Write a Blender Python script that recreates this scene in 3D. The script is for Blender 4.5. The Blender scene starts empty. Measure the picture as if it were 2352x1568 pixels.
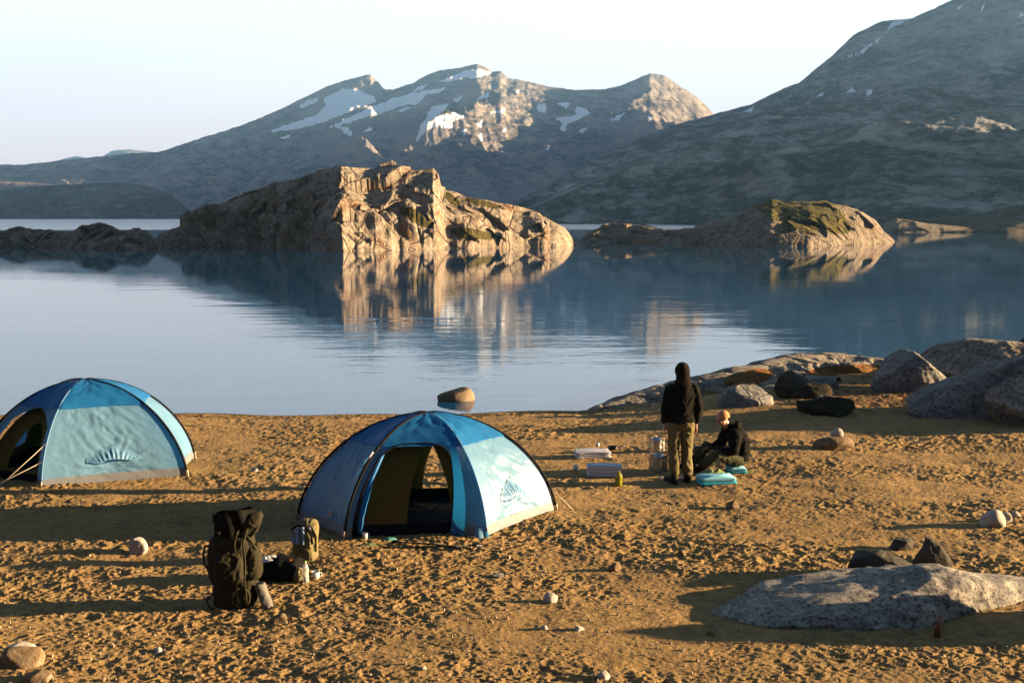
import bpy, bmesh, math, random
import numpy as np
from mathutils import Vector, Matrix
R = math.radians
C = bpy.context.scene.collection
# ------------------------------------------------------------------ camera model (photo measured on a 2352 px wide copy)
W, H, F, HOR, CZ = 2352.0, 1568.0, 2500.0, 498.0, 4.5
PITCH = math.atan((H/2-HOR)/F)
cp, sp = math.cos(PITCH), math.sin(PITCH)
def ray(px, py):
    a = (px-W/2)/F; b = -(py-H/2)/F
    return a, cp+b*sp, -sp+b*cp
def at(px, py, D):
    x, y, z = ray(px, py); k = D/y
    return x*k, D, CZ+z*k
def to_px(x, y, z):
    dz = z-CZ
    dep = y*cp-dz*sp; up = y*sp+dz*cp
    return W/2+F*x/dep, H/2-F*up/dep
SUN_EL, SUN_AZ = 8.5, 3.5       # elevation; degrees from +X towards +Y
# ------------------------------------------------------------------ numpy noise
def _h(ix, iy, iz, s):
    n = (ix.astype(np.int64)*374761393+iy.astype(np.int64)*668265263+iz.astype(np.int64)*1274126177+s*974711) & 0xffffffff
    n = ((n ^ (n >> 13))*1274126177) & 0xffffffff
    n = ((n ^ (n >> 15))*2246822519) & 0xffffffff
    return n ^ (n >> 16)
def perlin(x, y, z=None, s=0):
    if z is None: z = np.zeros_like(x)+.37
    fx, fy, fz = np.floor(x), np.floor(y), np.floor(z)
    x, y, z = x-fx, y-fy, z-fz
    u, v, w = [t*t*t*(t*(t*6-15)+10) for t in (x, y, z)]
    out = 0
    for dx in (0, 1):
        for dy in (0, 1):
            for dz in (0, 1):
                h = _h(fx+dx, fy+dy, fz+dz, s)
                gx = (h & 1023)/511.5-1; gy = ((h >> 10) & 1023)/511.5-1; gz = ((h >> 20) & 1023)/511.5-1
                d = gx*(x-dx)+gy*(y-dy)+gz*(z-dz)
                out = out+d*(u if dx else 1-u)*(v if dy else 1-v)*(w if dz else 1-w)
    return out*1.2
def fbm(x, y, z=None, o=4, s=0, g=.5, ridged=False):
    a, t, f = 1, 0, 1
    for i in range(o):
        n = perlin(x*f, y*f, None if z is None else z*f, s+i*17)
        if ridged: n = .5-np.abs(n)*1.6
        t = t+n*a; a *= g; f *= 2.03
    return t
def worley(x, y, s=0):           # nearest two cell distances and a per-cell value
    fx, fy = np.floor(x), np.floor(y)
    f1 = np.full(x.shape, 9.); f2 = np.full(x.shape, 9.); val = np.zeros(x.shape); ox = np.zeros(x.shape); oy = np.zeros(x.shape)
    for dx in (-1, 0, 1):
        for dy in (-1, 0, 1):
            h = _h(fx+dx, fy+dy, fx*0, s)
            qx = fx+dx+(h & 1023)/1023.; qy = fy+dy+((h >> 10) & 1023)/1023.; v = ((h >> 20) & 1023)/1023.
            d = np.hypot(qx-x, qy-y); m = d < f1
            f2 = np.where(m, f1, np.minimum(f2, d))
            val = np.where(m, v, val); ox = np.where(m, x-qx, ox); oy = np.where(m, y-qy, oy); f1 = np.where(m, d, f1)
    return f1, f2, val, ox, oy
def sstep(a, b, x):
    t = np.clip((x-a)/(b-a), 0, 1); return t*t*(3-2*t)
# ------------------------------------------------------------------ object helpers
def link(name, me, mat=None, parent=None):
    o = bpy.data.objects.new(name, me); C.objects.link(o)
    if mat is not None and me is not None and not me.materials: me.materials.append(mat)
    if parent is not None: o.parent = parent
    return o
def tag(o, label=None, cat=None, group=None, kind=None):
    if label: o['label'] = label
    if cat: o['category'] = cat
    if group: o['group'] = group
    if kind: o['kind'] = kind
    return o
def thing(name, loc, rz=0, label=None, cat=None, group=None):
    o = bpy.data.objects.new(name, None); C.objects.link(o); o.location = loc; o.rotation_euler = (0, 0, rz)
    o.empty_display_size = .2
    return tag(o, label, cat, group)
def grid_mesh(name, P, mask=None, flip=False, smooth=True, attrs=None):
    n, m = P.shape[:2]
    idx = np.arange(n*m).reshape(n, m)
    q = np.stack([idx[:-1, :-1], idx[:-1, 1:], idx[1:, 1:], idx[1:, :-1]], -1)
    if flip: q = q[..., ::-1]
    q = q.reshape(-1, 4) if mask is None else q[mask]
    co = P.reshape(-1, 3)
    if mask is not None:
        used = np.unique(q); rm = np.full(n*m, -1); rm[used] = np.arange(len(used)); q = rm[q]; co = co[used]
    me = bpy.data.meshes.new(name)
    me.vertices.add(len(co)); me.vertices.foreach_set('co', co.astype(np.float32).ravel())
    me.loops.add(q.size); me.loops.foreach_set('vertex_index', q.astype(np.int32).ravel())
    me.polygons.add(len(q)); me.polygons.foreach_set('loop_start', np.arange(0, q.size, 4, dtype=np.int32))
    me.polygons.foreach_set('loop_total', np.full(len(q), 4, dtype=np.int32))
    me.update(calc_edges=True); me.validate()
    if smooth: me.polygons.foreach_set('use_smooth', np.ones(len(q), dtype=bool))
    for k, v in (attrs or {}).items():
        a = me.attributes.new(k, 'FLOAT', 'POINT'); v = v.reshape(-1)
        if mask is not None: v = v[used]
        a.data.foreach_set('value', v.astype(np.float32))
    return me
class MB:
    def __init__(s): s.v = []; s.f = []
    def add(s, vs, fs):
        b = len(s.v); s.v += [tuple(map(float, v)) for v in vs]; s.f += [tuple(b+i for i in f) for f in fs]; return s
    def loft(s, secs, n=16, cap=True):
        """secs: list of rings; a ring is (centre, U vec, V vec[, exponent])"""
        rings = []
        for q in secs:
            c, U, V = Vector(q[0]), Vector(q[1]), Vector(q[2]); e = q[3] if len(q) > 3 else 2
            r = []
            for i in range(n):
                a = 2*math.pi*i/n; ca, sa = math.cos(a), math.sin(a)
                r.append(c+U*math.copysign(abs(ca)**(2/e), ca)+V*math.copysign(abs(sa)**(2/e), sa))
            rings.append(r)
        vs = [v for r in rings for v in r]; fs = []
        for k in range(len(rings)-1):
            for i in range(n):
                j = (i+1) % n; fs.append((k*n+i, k*n+j, (k+1)*n+j, (k+1)*n+i))
        if cap:
            fs.append(tuple(range(n-1, -1, -1))); fs.append(tuple((len(rings)-1)*n+i for i in range(n)))
        return s.add(vs, fs)
    def tube(s, pts, r, n=8, flat=1.0, up=(0, 0, 1)):
        pts = [Vector(p) for p in pts]; rs = r if isinstance(r, (list, tuple)) else [r]*len(pts); secs = []
        for i, p in enumerate(pts):
            d = (pts[min(i+1, len(pts)-1)]-pts[max(i-1, 0)]).normalized()
            u = d.cross(Vector(up))
            if u.length < .05: u = d.cross(Vector((1, 0, 0)))
            u.normalize(); v = u.cross(d).normalized()
            secs.append((p, u*rs[i], v*rs[i]*flat))
        return s.loft(secs, n)
    def limb(s, pts, ra, rb=None, n=14, up=(0, 1, 0)):
        """body limb: elliptical sections, half-round ends"""
        pts = [Vector(p) for p in pts]; rb = rb or ra; secs = []
        for i, p in enumerate(pts):
            d = (pts[min(i+1, len(pts)-1)]-pts[max(i-1, 0)]).normalized()
            u = Vector(up).cross(d)
            if u.length < .05: u = Vector((1, 0, 0)).cross(d)
            u.normalize(); v = d.cross(u).normalized()
            if i == 0:
                secs += [(p-d*min(ra[0], rb[0])*.7, u*ra[0]*.4, v*rb[0]*.4)]
            secs.append((p, u*ra[i], v*rb[i]))
            if i == len(pts)-1: secs += [(p+d*min(ra[i], rb[i])*.7, u*ra[i]*.4, v*rb[i]*.4)]
        return s.loft(secs, n)
    def ball(s, c, r, n=14, m=10):
        if not isinstance(r, (tuple, list)): r = (r, r, r)
        c = Vector(c); secs = []
        for k in range(m+1):
            a = -math.pi/2+math.pi*k/m; a = max(-1.5, min(1.5, a))
            secs.append((c+Vector((0, 0, r[2]*math.sin(a))), (r[0]*math.cos(a), 0, 0), (0, r[1]*math.cos(a), 0)))
        return s.loft(secs, n)
    def box(s, lo, hi, M=None):
        x0, y0, z0 = lo; x1, y1, z1 = hi
        vs = [Vector(v) for v in ((x0,y0,z0),(x1,y0,z0),(x1,y1,z0),(x0,y1,z0),(x0,y0,z1),(x1,y0,z1),(x1,y1,z1),(x0,y1,z1))]
        if M: vs = [M @ v for v in vs]
        return s.add(vs, [(3,2,1,0),(4,5,6,7),(0,1,5,4),(1,2,6,5),(2,3,7,6),(3,0,4,7)])
    def mesh(s, name):
        me = bpy.data.meshes.new(name); me.from_pydata(s.v, [], s.f); me.update(); return me
    def build(s, name, mat, parent=None, smooth=True, bevel=0, sub=0):
        me = s.mesh(name)
        bm = bmesh.new(); bm.from_mesh(me); bmesh.ops.recalc_face_normals(bm, faces=bm.faces)
        if bevel: bmesh.ops.bevel(bm, geom=list(bm.edges), offset=bevel, segments=2, affect='EDGES', profile=.6)
        bm.to_mesh(me); bm.free()
        if smooth: me.polygons.foreach_set('use_smooth', [True]*len(me.polygons))
        o = link(name, me, mat, parent)
        return o
def organic(mb, name, mat, parent, voxel=.012, smooth=4, wr=0., wscale=9., seed=1, wdir=(1, 1, 1)):
    """merge overlapping shapes into ONE continuous skin (voxel remesh, smoothed), with cloth folds"""
    me = mb.mesh(name); bm = bmesh.new(); bm.from_mesh(me); bmesh.ops.recalc_face_normals(bm, faces=bm.faces); bm.to_mesh(me); bm.free()
    o = bpy.data.objects.new('tmp', me); C.objects.link(o)
    md = o.modifiers.new('r', 'REMESH'); md.mode = 'VOXEL'; md.voxel_size = voxel; md.use_smooth_shade = True
    if smooth:
        ms = o.modifiers.new('s', 'SMOOTH'); ms.iterations = smooth; ms.factor = .6
    dg = bpy.context.evaluated_depsgraph_get(); dg.update()
    nm = bpy.data.meshes.new_from_object(o.evaluated_get(dg)); nm.name = name
    bpy.data.objects.remove(o); bpy.data.meshes.remove(me)
    if wr:
        n = len(nm.vertices); co = np.empty(n*3, np.float32); nm.vertices.foreach_get('co', co); co = co.reshape(-1, 3).astype(float)
        no = np.empty(n*3, np.float32); nm.vertices.foreach_get('normal', no); no = no.reshape(-1, 3)
        q = co*wscale*np.array(wdir)
        w1 = perlin(q[:, 0]*.6+7, q[:, 1]*.6, q[:, 2]*.6, seed)*1.5
        k = fbm(q[:, 0]+w1, q[:, 1]+w1, q[:, 2]*.8+w1*1.4, 3, seed+5, .5, True)
        co = co+no*(k*wr)[:, None]; nm.vertices.foreach_set('co', co.astype(np.float32).ravel())
    nm.materials.clear(); nm.materials.append(mat)
    nm.polygons.foreach_set('use_smooth', [True]*len(nm.polygons)); nm.update()
    o = bpy.data.objects.new(name, nm); C.objects.link(o); o.parent = parent
    return o
# ------------------------------------------------------------------ materials
KA = .42
def alb(c, k=KA): return tuple(q*k for q in c)
class NT:
    def __init__(s, name):
        s.m = bpy.data.materials.new(name); s.m.use_nodes = True; s.t = s.m.node_tree; s.N = s.t.nodes; s.L = s.t.links
        s.b = s.N['Principled BSDF']; s.out = s.N['Material Output']
        s.co = s.n('ShaderNodeTexCoord').outputs['Object']
    def n(s, typ, **kw):
        nd = s.N.new(typ)
        for k, v in kw.items(): setattr(nd, k, v)
        return nd
    def l(s, a, b): s.L.new(a, b)
    def put(s, sock, v):
        if hasattr(v, 'is_linked') or hasattr(v, 'links'): s.l(v, sock)
        else:
            if isinstance(v, (tuple, list)) and len(v) == 3 and sock.type == 'RGBA': v = (*v, 1)
            sock.default_value = v
    def noise(s, scale, detail=4, rough=.55, dist=0, vec=None, color=False):
        n = s.n('ShaderNodeTexNoise'); s.l(vec or s.co, n.inputs['Vector'])
        n.inputs['Scale'].default_value = scale; n.inputs['Detail'].default_value = detail; n.inputs['Roughness'].default_value = rough; n.inputs['Distortion'].default_value = dist
        return n.outputs['Color' if color else 'Fac']
    def voro(s, scale, feature='F1', vec=None, out='Distance', rand=1):
        n = s.n('ShaderNodeTexVoronoi', feature=feature); s.l(vec or s.co, n.inputs['Vector']); n.inputs['Scale'].default_value = scale; n.inputs['Randomness'].default_value = rand
        return n.outputs[out]
    def ramp(s, fac, stops):
        n = s.n('ShaderNodeValToRGB'); s.l(fac, n.inputs[0]); e = n.color_ramp.elements
        while len(e) < len(stops): e.new(.5)
        for i, (p, c) in enumerate(stops):
            e[i].position = p; c = (c, c, c) if not isinstance(c, (tuple, list)) else c; e[i].color = (*c, 1)
        return n.outputs[0]
    def mix(s, fac, a, b, mode='MIX'):
        n = s.n('ShaderNodeMix', data_type='RGBA', blend_type=mode)
        s.put(n.inputs[0], fac); s.put(n.inputs[6], a); s.put(n.inputs[7], b); return n.outputs[2]
    def math(s, op, a, b=0.):
        n = s.n('ShaderNodeMath', operation=op); s.put(n.inputs[0], a); s.put(n.inputs[1], b); return n.outputs[0]
    def map(s, scale=(1, 1, 1), rot=(0, 0, 0), vec=None):
        n = s.n('ShaderNodeMapping'); s.l(vec or s.co, n.inputs[0]); n.inputs['Scale'].default_value = scale; n.inputs['Rotation'].default_value = rot; return n.outputs[0]
    def bump(s, h, strength=.5, dist=.02, normal=None):
        n = s.n('ShaderNodeBump'); s.put(n.inputs['Height'], h); n.inputs['Strength'].default_value = strength; n.inputs['Distance'].default_value = dist
        if normal is not None: s.l(normal, n.inputs['Normal'])
        return n.outputs[0]
    def attr(s, name): return s.n('ShaderNodeAttribute', attribute_name=name).outputs['Fac']
    def done(s, color=None, rough=None, normal=None, **kw):
        if color is not None: s.put(s.b.inputs['Base Color'], color)
        if rough is not None: s.put(s.b.inputs['Roughness'], rough)
        if normal is not None: s.l(normal, s.b.inputs['Normal'])
        for k, v in kw.items(): s.put(s.b.inputs[k.replace('_', ' ')], v)
        return s.m
def m_sand():
    t = NT('sand')
    big = t.noise(.35, 3); mid = t.noise(6, 5, .6); fine = t.noise(55, 3, .7); grit = t.voro(38, out='Color'); gd = t.voro(38)
    c = t.ramp(big, [(.3, (.215, .132, .045)), (.7, (.285, .18, .068))])
    c = t.mix(t.ramp(mid, [(.35, 0.), (.7, .7)]), c, (.105, .058, .025))
    c = t.mix(t.ramp(fine, [(.45, 0.), (.62, .6)]), c, (.29, .20, .11))
    bw = t.n('ShaderNodeSeparateColor'); t.l(grit, bw.inputs[0])
    peb = t.math('MULTIPLY', t.math('GREATER_THAN', bw.outputs[0], .86), t.math('LESS_THAN', gd, .3))
    pc = t.ramp(bw.outputs[1], [(0, (.05, .04, .035)), (.35, (.13, .095, .07)), (.7, (.25, .2, .16)), (1, (.38, .35, .33))])
    c = t.mix(t.math('MULTIPLY', peb, .85), c, pc)
    wet = t.attr('wet'); c = t.mix(wet, c, (.035, .025, .016))
    veg = t.attr('veg'); c = t.mix(t.math('MULTIPLY', veg, t.ramp(t.noise(5, 5, .7), [(.42, 0.), (.58, 1.)])), c, (.07, .026, .010))
    hh = t.math('ADD', t.math('MULTIPLY', t.noise(16, 6, .7), 1.3), t.math('MULTIPLY', t.noise(90, 3, .7), .25))
    hh = t.math('ADD', hh, t.math('MULTIPLY', peb, .25))
    return t.done(c, t.math('SUBTRACT', .95, t.math('MULTIPLY', wet, .5)), t.bump(hh, .9, .045), Specular_IOR_Level=.06)
def m_rock(name, a, b, c3, sc=1., lichen=.5, warm=None, bump=.5, dist=.05, dark=(.05, .05, .048), veg=None, snowy=False, crack=.6):
    t = NT(name); a, b, c3, dark = alb(a), alb(b), alb(c3), alb(dark, .5)
    if warm: warm = alb(warm)
    if veg: veg = [alb(q, .55) for q in veg]
    w = t.noise(.8*sc, 6, .62, .4); n1 = t.noise(3*sc, 8, .65, .3); n2 = t.noise(14*sc, 6, .7); n3 = t.noise(60*sc, 4, .75)
    c = t.mix(t.ramp(w, [(.35, 0.), (.65, 1.)]), a, b)
    c = t.mix(t.ramp(n1, [(.46, 0.), (.6, .8)]), c, c3)
    c = t.mix(t.math('MULTIPLY', t.ramp(n2, [(.5, 0.), (.6, 1.)]), lichen), c, dark)
    c = t.mix(.5, c, t.ramp(n3, [(.3, .25), (.7, 1.)]), 'MULTIPLY')
    h = t.math('ADD', t.math('MULTIPLY', n1, 1.2), t.math('MULTIPLY', n2, .35))
    if crack:
        v = t.voro(1.1*sc, 'DISTANCE_TO_EDGE', t.mix(.12 if sc < .5 else .25, t.co, t.noise(1.2*sc, 4, color=True), 'ADD'))
        ck = t.ramp(v, [(0., 0.), (.035, 1.)])
        c = t.mix(t.math('MULTIPLY', t.math('SUBTRACT', 1., ck), crack), c, dark)
        h = t.math('ADD', h, t.math('MULTIPLY', ck, .35))
    if warm: c = t.mix(t.ramp(t.noise(1.3*sc, 5, .65, .6), [(.56, 0.), (.66, .85)]), c, warm)
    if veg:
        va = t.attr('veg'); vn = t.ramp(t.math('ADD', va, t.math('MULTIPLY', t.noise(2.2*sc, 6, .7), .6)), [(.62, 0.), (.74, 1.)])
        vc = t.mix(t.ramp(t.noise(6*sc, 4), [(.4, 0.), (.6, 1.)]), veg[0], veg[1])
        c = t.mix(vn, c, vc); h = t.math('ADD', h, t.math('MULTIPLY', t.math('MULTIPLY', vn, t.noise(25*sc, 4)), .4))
    h = t.math('ADD', h, t.math('MULTIPLY', n3, .12))
    return t.done(c, .95, t.bump(h, bump, dist), Specular_IOR_Level=.08)
def m_hill(name, rock, rock2, veg, sc=1., cover=.5, tilt=25):
    t = NT(name)
    vec = t.map((1, .5, 2.4), (0, R(tilt), 0))
    n1 = t.noise(.0045*sc, 9, .68, .5, vec); n2 = t.noise(.03*sc, 8, .72, .3, vec); n3 = t.noise(.0014*sc, 5, .6); n4 = t.noise(.11*sc, 5, .75, .2, vec)
    mot = t.math('ADD', t.math('ADD', t.math('MULTIPLY', n1, .28), t.math('MULTIPLY', n2, .40)), t.math('MULTIPLY', n4, .32))
    mot = t.math('ADD', mot, t.math('MULTIPLY', t.math('SUBTRACT', n3, .5), .30)); mot = t.math('ADD', t.math('MULTIPLY', t.math('SUBTRACT', mot, .5), 1.5), .5)
    c = t.mix(t.ramp(mot, [(cover-.055, 1.), (cover+.06, 0.)]), rock, veg)
    c = t.mix(t.ramp(t.noise(.02*sc, 7, .7, .2, vec), [(.5, 0.), (.66, .85)]), c, rock2)
    sn = t.attr('snow'); s = t.ramp(t.math('ADD', sn, t.math('MULTIPLY', t.math('SUBTRACT', t.noise(.035, 6, .7, .4, vec), .5), .75)), [(.34, 0.), (.42, 1.)])
    c = t.mix(s, c, (.62, .66, .72))
    h = t.math('ADD', t.math('ADD', t.math('MULTIPLY', n1, 34.), t.math('MULTIPLY', n2, 11.)), t.math('MULTIPLY', n4, 3.))
    return t.done(c, .95, t.bump(h, .8, 1.), Specular_IOR_Level=.0)
def m_water():
    t = NT('lake_water')
    v1 = t.map((.9, 2.6, 1)); v2 = t.map((.12, .42, 1), (0, 0, .12)); v3 = t.map((.35, 1.2, 1), (0, 0, -.1))
    patch = t.ramp(t.noise(1., 3, .5, .5, t.map((.012, .05, 1), (0, 0, .06))), [(.38, .12), (.62, 1.)])
    h = t.math('ADD', t.math('MULTIPLY', t.noise(1., 3, .55, .2, v1), .0095), t.math('MULTIPLY', t.noise(1., 3, .55, .3, v3), .015))
    sy0 = t.n('ShaderNodeSeparateXYZ'); t.l(t.co, sy0.inputs[0]); calm = t.ramp(t.math('MULTIPLY', sy0.outputs[1], .01), [(.4, 1.), (.95, .3)])
    h = t.math('MULTIPLY', t.math('MULTIPLY', h, patch), calm)
    h = t.math('ADD', h, t.math('MULTIPLY', t.math('MULTIPLY', t.noise(1., 2, .5, .2, v2), .022), calm))
    sy = t.n('ShaderNodeSeparateXYZ'); t.l(t.co, sy.inputs[0]); far = t.ramp(t.math('MULTIPLY', sy.outputs[1], .001), [(.34, 0.), (.46, 1.)])
    rg_ = t.math('ADD', .015, t.math('MULTIPLY', far, .30))
    b = t.n('ShaderNodeBump'); t.l(h, b.inputs['Height']); b.inputs['Strength'].default_value = .55; b.inputs['Distance'].default_value = 1.
    return t.done((.004, .044, .11), rg_, b.outputs[0], IOR=1.36, Specular_IOR_Level=.5)
def m_cloth(name, col, rough=.85, var=.25, sc=30, bump=.3, sheen=0., spec=.06):
    t = NT(name); col = alb(col, .5); n = t.noise(sc, 4, .6); n2 = t.noise(4, 3, .5)
    dk = tuple(k*(1-var) for k in col); lt = tuple(min(1, k*(1+var)) for k in col)
    c = t.mix(t.math('ADD', t.math('MULTIPLY', n, .5), t.math('MULTIPLY', n2, .5)), dk, lt)
    h = t.math('ADD', n, t.math('MULTIPLY', t.noise(sc*6, 2), .3))
    return t.done(c, rough, t.bump(h, bump, .004), Specular_IOR_Level=spec, Sheen_Weight=sheen)
def m_nylon(name, col, trans=.35, rough=.42, tcol=None, spec=.5):
    t = NT(name); n = t.noise(3, 4, .6, .4); n2 = t.noise(11, 4, .6, .8, t.map((1, 1, .45)))
    c = t.mix(t.ramp(n, [(.3, 0.), (.7, .5)]), col, tuple(k*.72 for k in col))
    t.done(c, rough, t.bump(t.math('ADD', n2, t.math('MULTIPLY', n, .8)), .35, .012), Specular_IOR_Level=spec)
    tr = t.n('ShaderNodeBsdfTranslucent'); t.put(tr.inputs[0], tuple(min(1, k*1.15) for k in (tcol or col)))
    mx = t.n('ShaderNodeMixShader'); mx.inputs[0].default_value = trans
    t.l(t.b.outputs[0], mx.inputs[1]); t.l(tr.outputs[0], mx.inputs[2]); t.l(mx.outputs[0], t.out.inputs[0])
    return t.m
def m_plain(name, col, rough=.5, metal=0., var=.12, **kw):
    t = NT(name); col = alb(col, .5); n = t.noise(20, 4, .6)
    c = t.mix(n, tuple(k*(1-var) for k in col), tuple(min(1, k*(1+var)) for k in col))
    return t.done(c, rough, t.bump(n, .1, .003), Metallic=metal, **kw)
SAND = m_sand()
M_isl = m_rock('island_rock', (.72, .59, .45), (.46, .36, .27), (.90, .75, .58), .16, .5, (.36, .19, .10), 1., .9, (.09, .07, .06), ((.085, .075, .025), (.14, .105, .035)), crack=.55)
M_isl2 = m_rock('grassy_island_rock', (.55, .44, .33), (.32, .25, .18), (.75, .62, .5), .2, .5, (.28, .16, .07), 1., .8, (.07, .055, .045), ((.085, .085, .022), (.19, .145, .045)), crack=.5)
M_low = m_rock('low_shore_rock', (.46, .37, .27), (.22, .18, .13), (.66, .53, .40), .25, .6, (.2, .12, .06), 1., .6, (.04, .035, .03), ((.09, .075, .03), (.12, .09, .03)))
M_out = m_rock('outcrop_rock', (.56, .48, .41), (.34, .30, .27), (.80, .68, .55), 1., .75, None, .8, .08, (.05, .045, .04), ((.26, .085, .02), (.18, .11, .03)), crack=.3)
M_grey = m_rock('grey_boulder_rock', (.46, .44, .43), (.27, .265, .27), (.72, .64, .56), 1.1, .65, None, 1., .07, (.07, .07, .07), crack=.35)
M_pale = m_rock('pale_boulder_rock', (.62, .55, .48), (.42, .38, .35), (1., .88, .72), 1.8, .85, None, .9, .04, (.08, .085, .09), ((.30, .09, .02), (.16, .10, .03)), crack=0)
M_stone = m_rock('pale_stone', (.9, .8, .7), (.7, .6, .52), (1., .92, .84), 6, .25, None, .6, .01, (.25, .2, .15), crack=.2)
M_brown = m_rock('tan_stone', (.42, .28, .16), (.32, .2, .11), (.52, .4, .27), 5, .3, None, .6, .012, (.16, .1, .05), crack=.3)
M_dark = m_rock('dark_slab_rock', (.16, .14, .11), (.11, .10, .08), (.22, .19, .15), 4, .5, None, .7, .02, (.04, .035, .03), crack=.2)
M_egg = m_rock('lake_stone', (.46, .33, .21), (.38, .27, .17), (.5, .38, .26), 1.5, .2, None, .3, .02, (.2, .13, .08), crack=0)
BLUE = (.10, .33, .50)
N_fly = m_nylon('blue_fly_nylon', (.135, .285, .45), .42, .42, (.06, .27, .50), .28)
N_cap = m_nylon('royal_cap_nylon', (.012, .13, .34), .34, .45, (.012, .18, .46), .25)
N_skirt = m_nylon('grey_skirt_nylon', (.12, .13, .15), .12, .6)
N_inner = m_nylon('ochre_inner_nylon', (.10, .07, .014), .28, .8, (.15, .105, .015), .1)
N_floor = m_nylon('navy_floor_nylon', (.002, .003, .006), .0, .95, None, .1)
K_black = m_cloth('black_webbing', (.012, .012, .013), .7)
K_pole = m_plain('alloy_pole', (.55, .40, .33), .35, .6)
K_jacket = m_cloth('black_fleece', (.012, .0105, .009), .95, .3, 40, .5, 0)
K_hood = m_cloth('dark_hood_fleece', (.020, .013, .009), .95, .3, 40, .5, 0)
K_trouser = m_cloth('olive_trouser_cloth', (.20, .165, .075), .9, .3, 25, .4)
K_trouser2 = m_cloth('dark_olive_trouser_cloth', (.075, .075, .04), .9, .3, 25, .4)
K_boot = m_cloth('brown_boot_leather', (.035, .022, .014), .6, .3)
K_sole = m_cloth('black_rubber', (.012, .011, .01), .8)
K_skin = NT('skin'); K_skin = K_skin.done(K_skin.mix(K_skin.noise(30), (.26, .12, .07), (.32, .15, .10)), .5, Subsurface_Weight=.1)
K_hat = m_cloth('tan_knit', (.62, .33, .15), .95, .2, 60, .7)
K_pack = m_cloth('olive_pack_canvas', (.040, .034, .019), .8, .35, 22, .5)
K_packd = m_cloth('black_pack_lining', (.010, .010, .008), .85)
K_packl = m_cloth('faded_olive_webbing', (.060, .052, .030), .8, .3)
K_pad = m_cloth('grey_foam_padding', (.22, .20, .17), .85)
K_white = m_cloth('white_cloth', (.78, .77, .76), .8, .1)
K_lblue = m_cloth('pale_blue_cloth', (.34, .44, .62), .8, .2)
K_orange = m_cloth('orange_cloth', (.75, .25, .05), .7)
K_ltan = m_cloth('khaki_sack_canvas', (.21, .175, .085), .85, .3)
K_cup = m_plain('white_enamel', (.8, .79, .77), .3)
K_turq = m_cloth('turquoise_foam', (.07, .62, .86), .8, .15, 40, .3)
K_turq2 = m_cloth('pale_turquoise_foam_edge', (.34, .82, .98), .8, .12)
K_foam = m_cloth('silver_grey_foam', (.80, .79, .86), .6, .12, 40, .3)
K_foil = m_plain('crumpled_foil', (.80, .78, .76), .28, .9)
K_pan = m_plain('black_pan_metal', (.015, .015, .016), .45, .3)
K_green = m_cloth('green_plastic_wrap', (.28, .36, .12), .35, .35, 18, .6, 0, .6)
K_red = m_plain('red_print', (.55, .06, .04), .6)
K_yel = NT('yellow_green_bottle_plastic'); K_yel = K_yel.done((.20, .19, .008), .12, Transmission_Weight=.35, IOR=1.4)
K_clear = NT('clear_bottle_plastic'); K_clear = K_clear.done((.92, .93, .95), .08, Transmission_Weight=.8, IOR=1.3)
K_lime = m_plain('lime_cap', (.35, .6, .08), .4)
K_line = m_plain('pale_guy_cord', (.55, .47, .36), .7)
# ------------------------------------------------------------------ ground
def shore_y(x):
    return np.where(x < 1.5, 25.0-.45*sstep(2, -8, x)+.18*np.sin(x*.55)+.1*np.sin(x*1.7+1), 25.05+(x-1.5)*.66)
def ground0(x, y):
    x = np.asarray(x, float); y = np.asarray(y, float)
    d = shore_y(x)-y
    w = 4.0-2.4*sstep(2, 7, x)
    z = np.where(d > 0, .62*(1-np.exp(-np.maximum(d, 0)/w)), .12*d)
    z = z+.12*sstep(7, 13, x)*sstep(14, 20, y)*(d > 0)+.10*np.exp(-((y-15.4-.08*x)/1.1)**2)*sstep(3, -2, x)*0
    z = z+.9*sstep(14, 30, x)*sstep(3, 12, d)+.5*sstep(0, -30, y)
    z = z+.055*perlin(x*.33, y*.45, None, 5)*sstep(0, 4, d)
    return z
def detail(x, y):
    d = shore_y(x)-y; k = sstep(-.2, 1.6, d)
    wx = x+.12*perlin(x*3.1, y*3.1, None, 31); wy = y+.12*perlin(x*3.1+9, y*3.1, None, 33)
    f1, f2, v, _, _ = worley(wx*3.9, wy*4.8, 3)
    dim = -(1-sstep(.0, .55, f1))*(v > .45)*.013*(.4+v)+.006*np.exp(-((f1-.55)/.12)**2)*(v > .45)
    g1, _, gv, _, _ = worley(wx*9.5+4, wy*13, 8)
    dim2 = -(1-sstep(0, .5, g1))*(gv > .3)*.011+.004*np.exp(-((g1-.5)/.13)**2)*(gv > .3)
    n = .010*fbm(x*3.2, y*4.4, None, 2, 11, .55, True)+.012*fbm(x*12, y*19, None, 3, 14, .62, True)
    soft = .35+.85*sstep(-.3, .25, perlin(x*.4, y*.6, None, 71)+.4*perlin(x*1.6, y*2.1, None, 72))
    return ((dim+dim2+n)*soft+.035*perlin(x*.8, y*1.7, None, 75)+.018*perlin(x*1.9, y*3.4, None, 76))*k*(1-.25*sstep(12, 8, y))
def ground(x, y): return ground0(x, y)
def G(px, py):
    x, y, z = ray(px, py); t = 3.9/-z
    for _ in range(12):
        gz = float(ground0(x*t, y*t)); t = (CZ-gz)/-z
    return Vector((x*t, y*t, float(ground0(x*t, y*t))))
def mpp(p): return p.y/F
u = np.concatenate([-np.geomspace(9, .62, 30)[:-1], np.linspace(-.62, .62, 1150), np.geomspace(.62, 9, 30)[1:]])
iy = np.linspace(1/7.4, 1/27.5, 850)
ys = np.concatenate([np.linspace(-60, 6.8, 30), 1/iy, np.linspace(28, 60, 40)])
Y = ys[:, None]+0*u[None, :]; X = u[None, :]*np.maximum(Y, 7.4)
Z = ground0(X, Y)+detail(X, Y)*(Y > 6.9)
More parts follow.
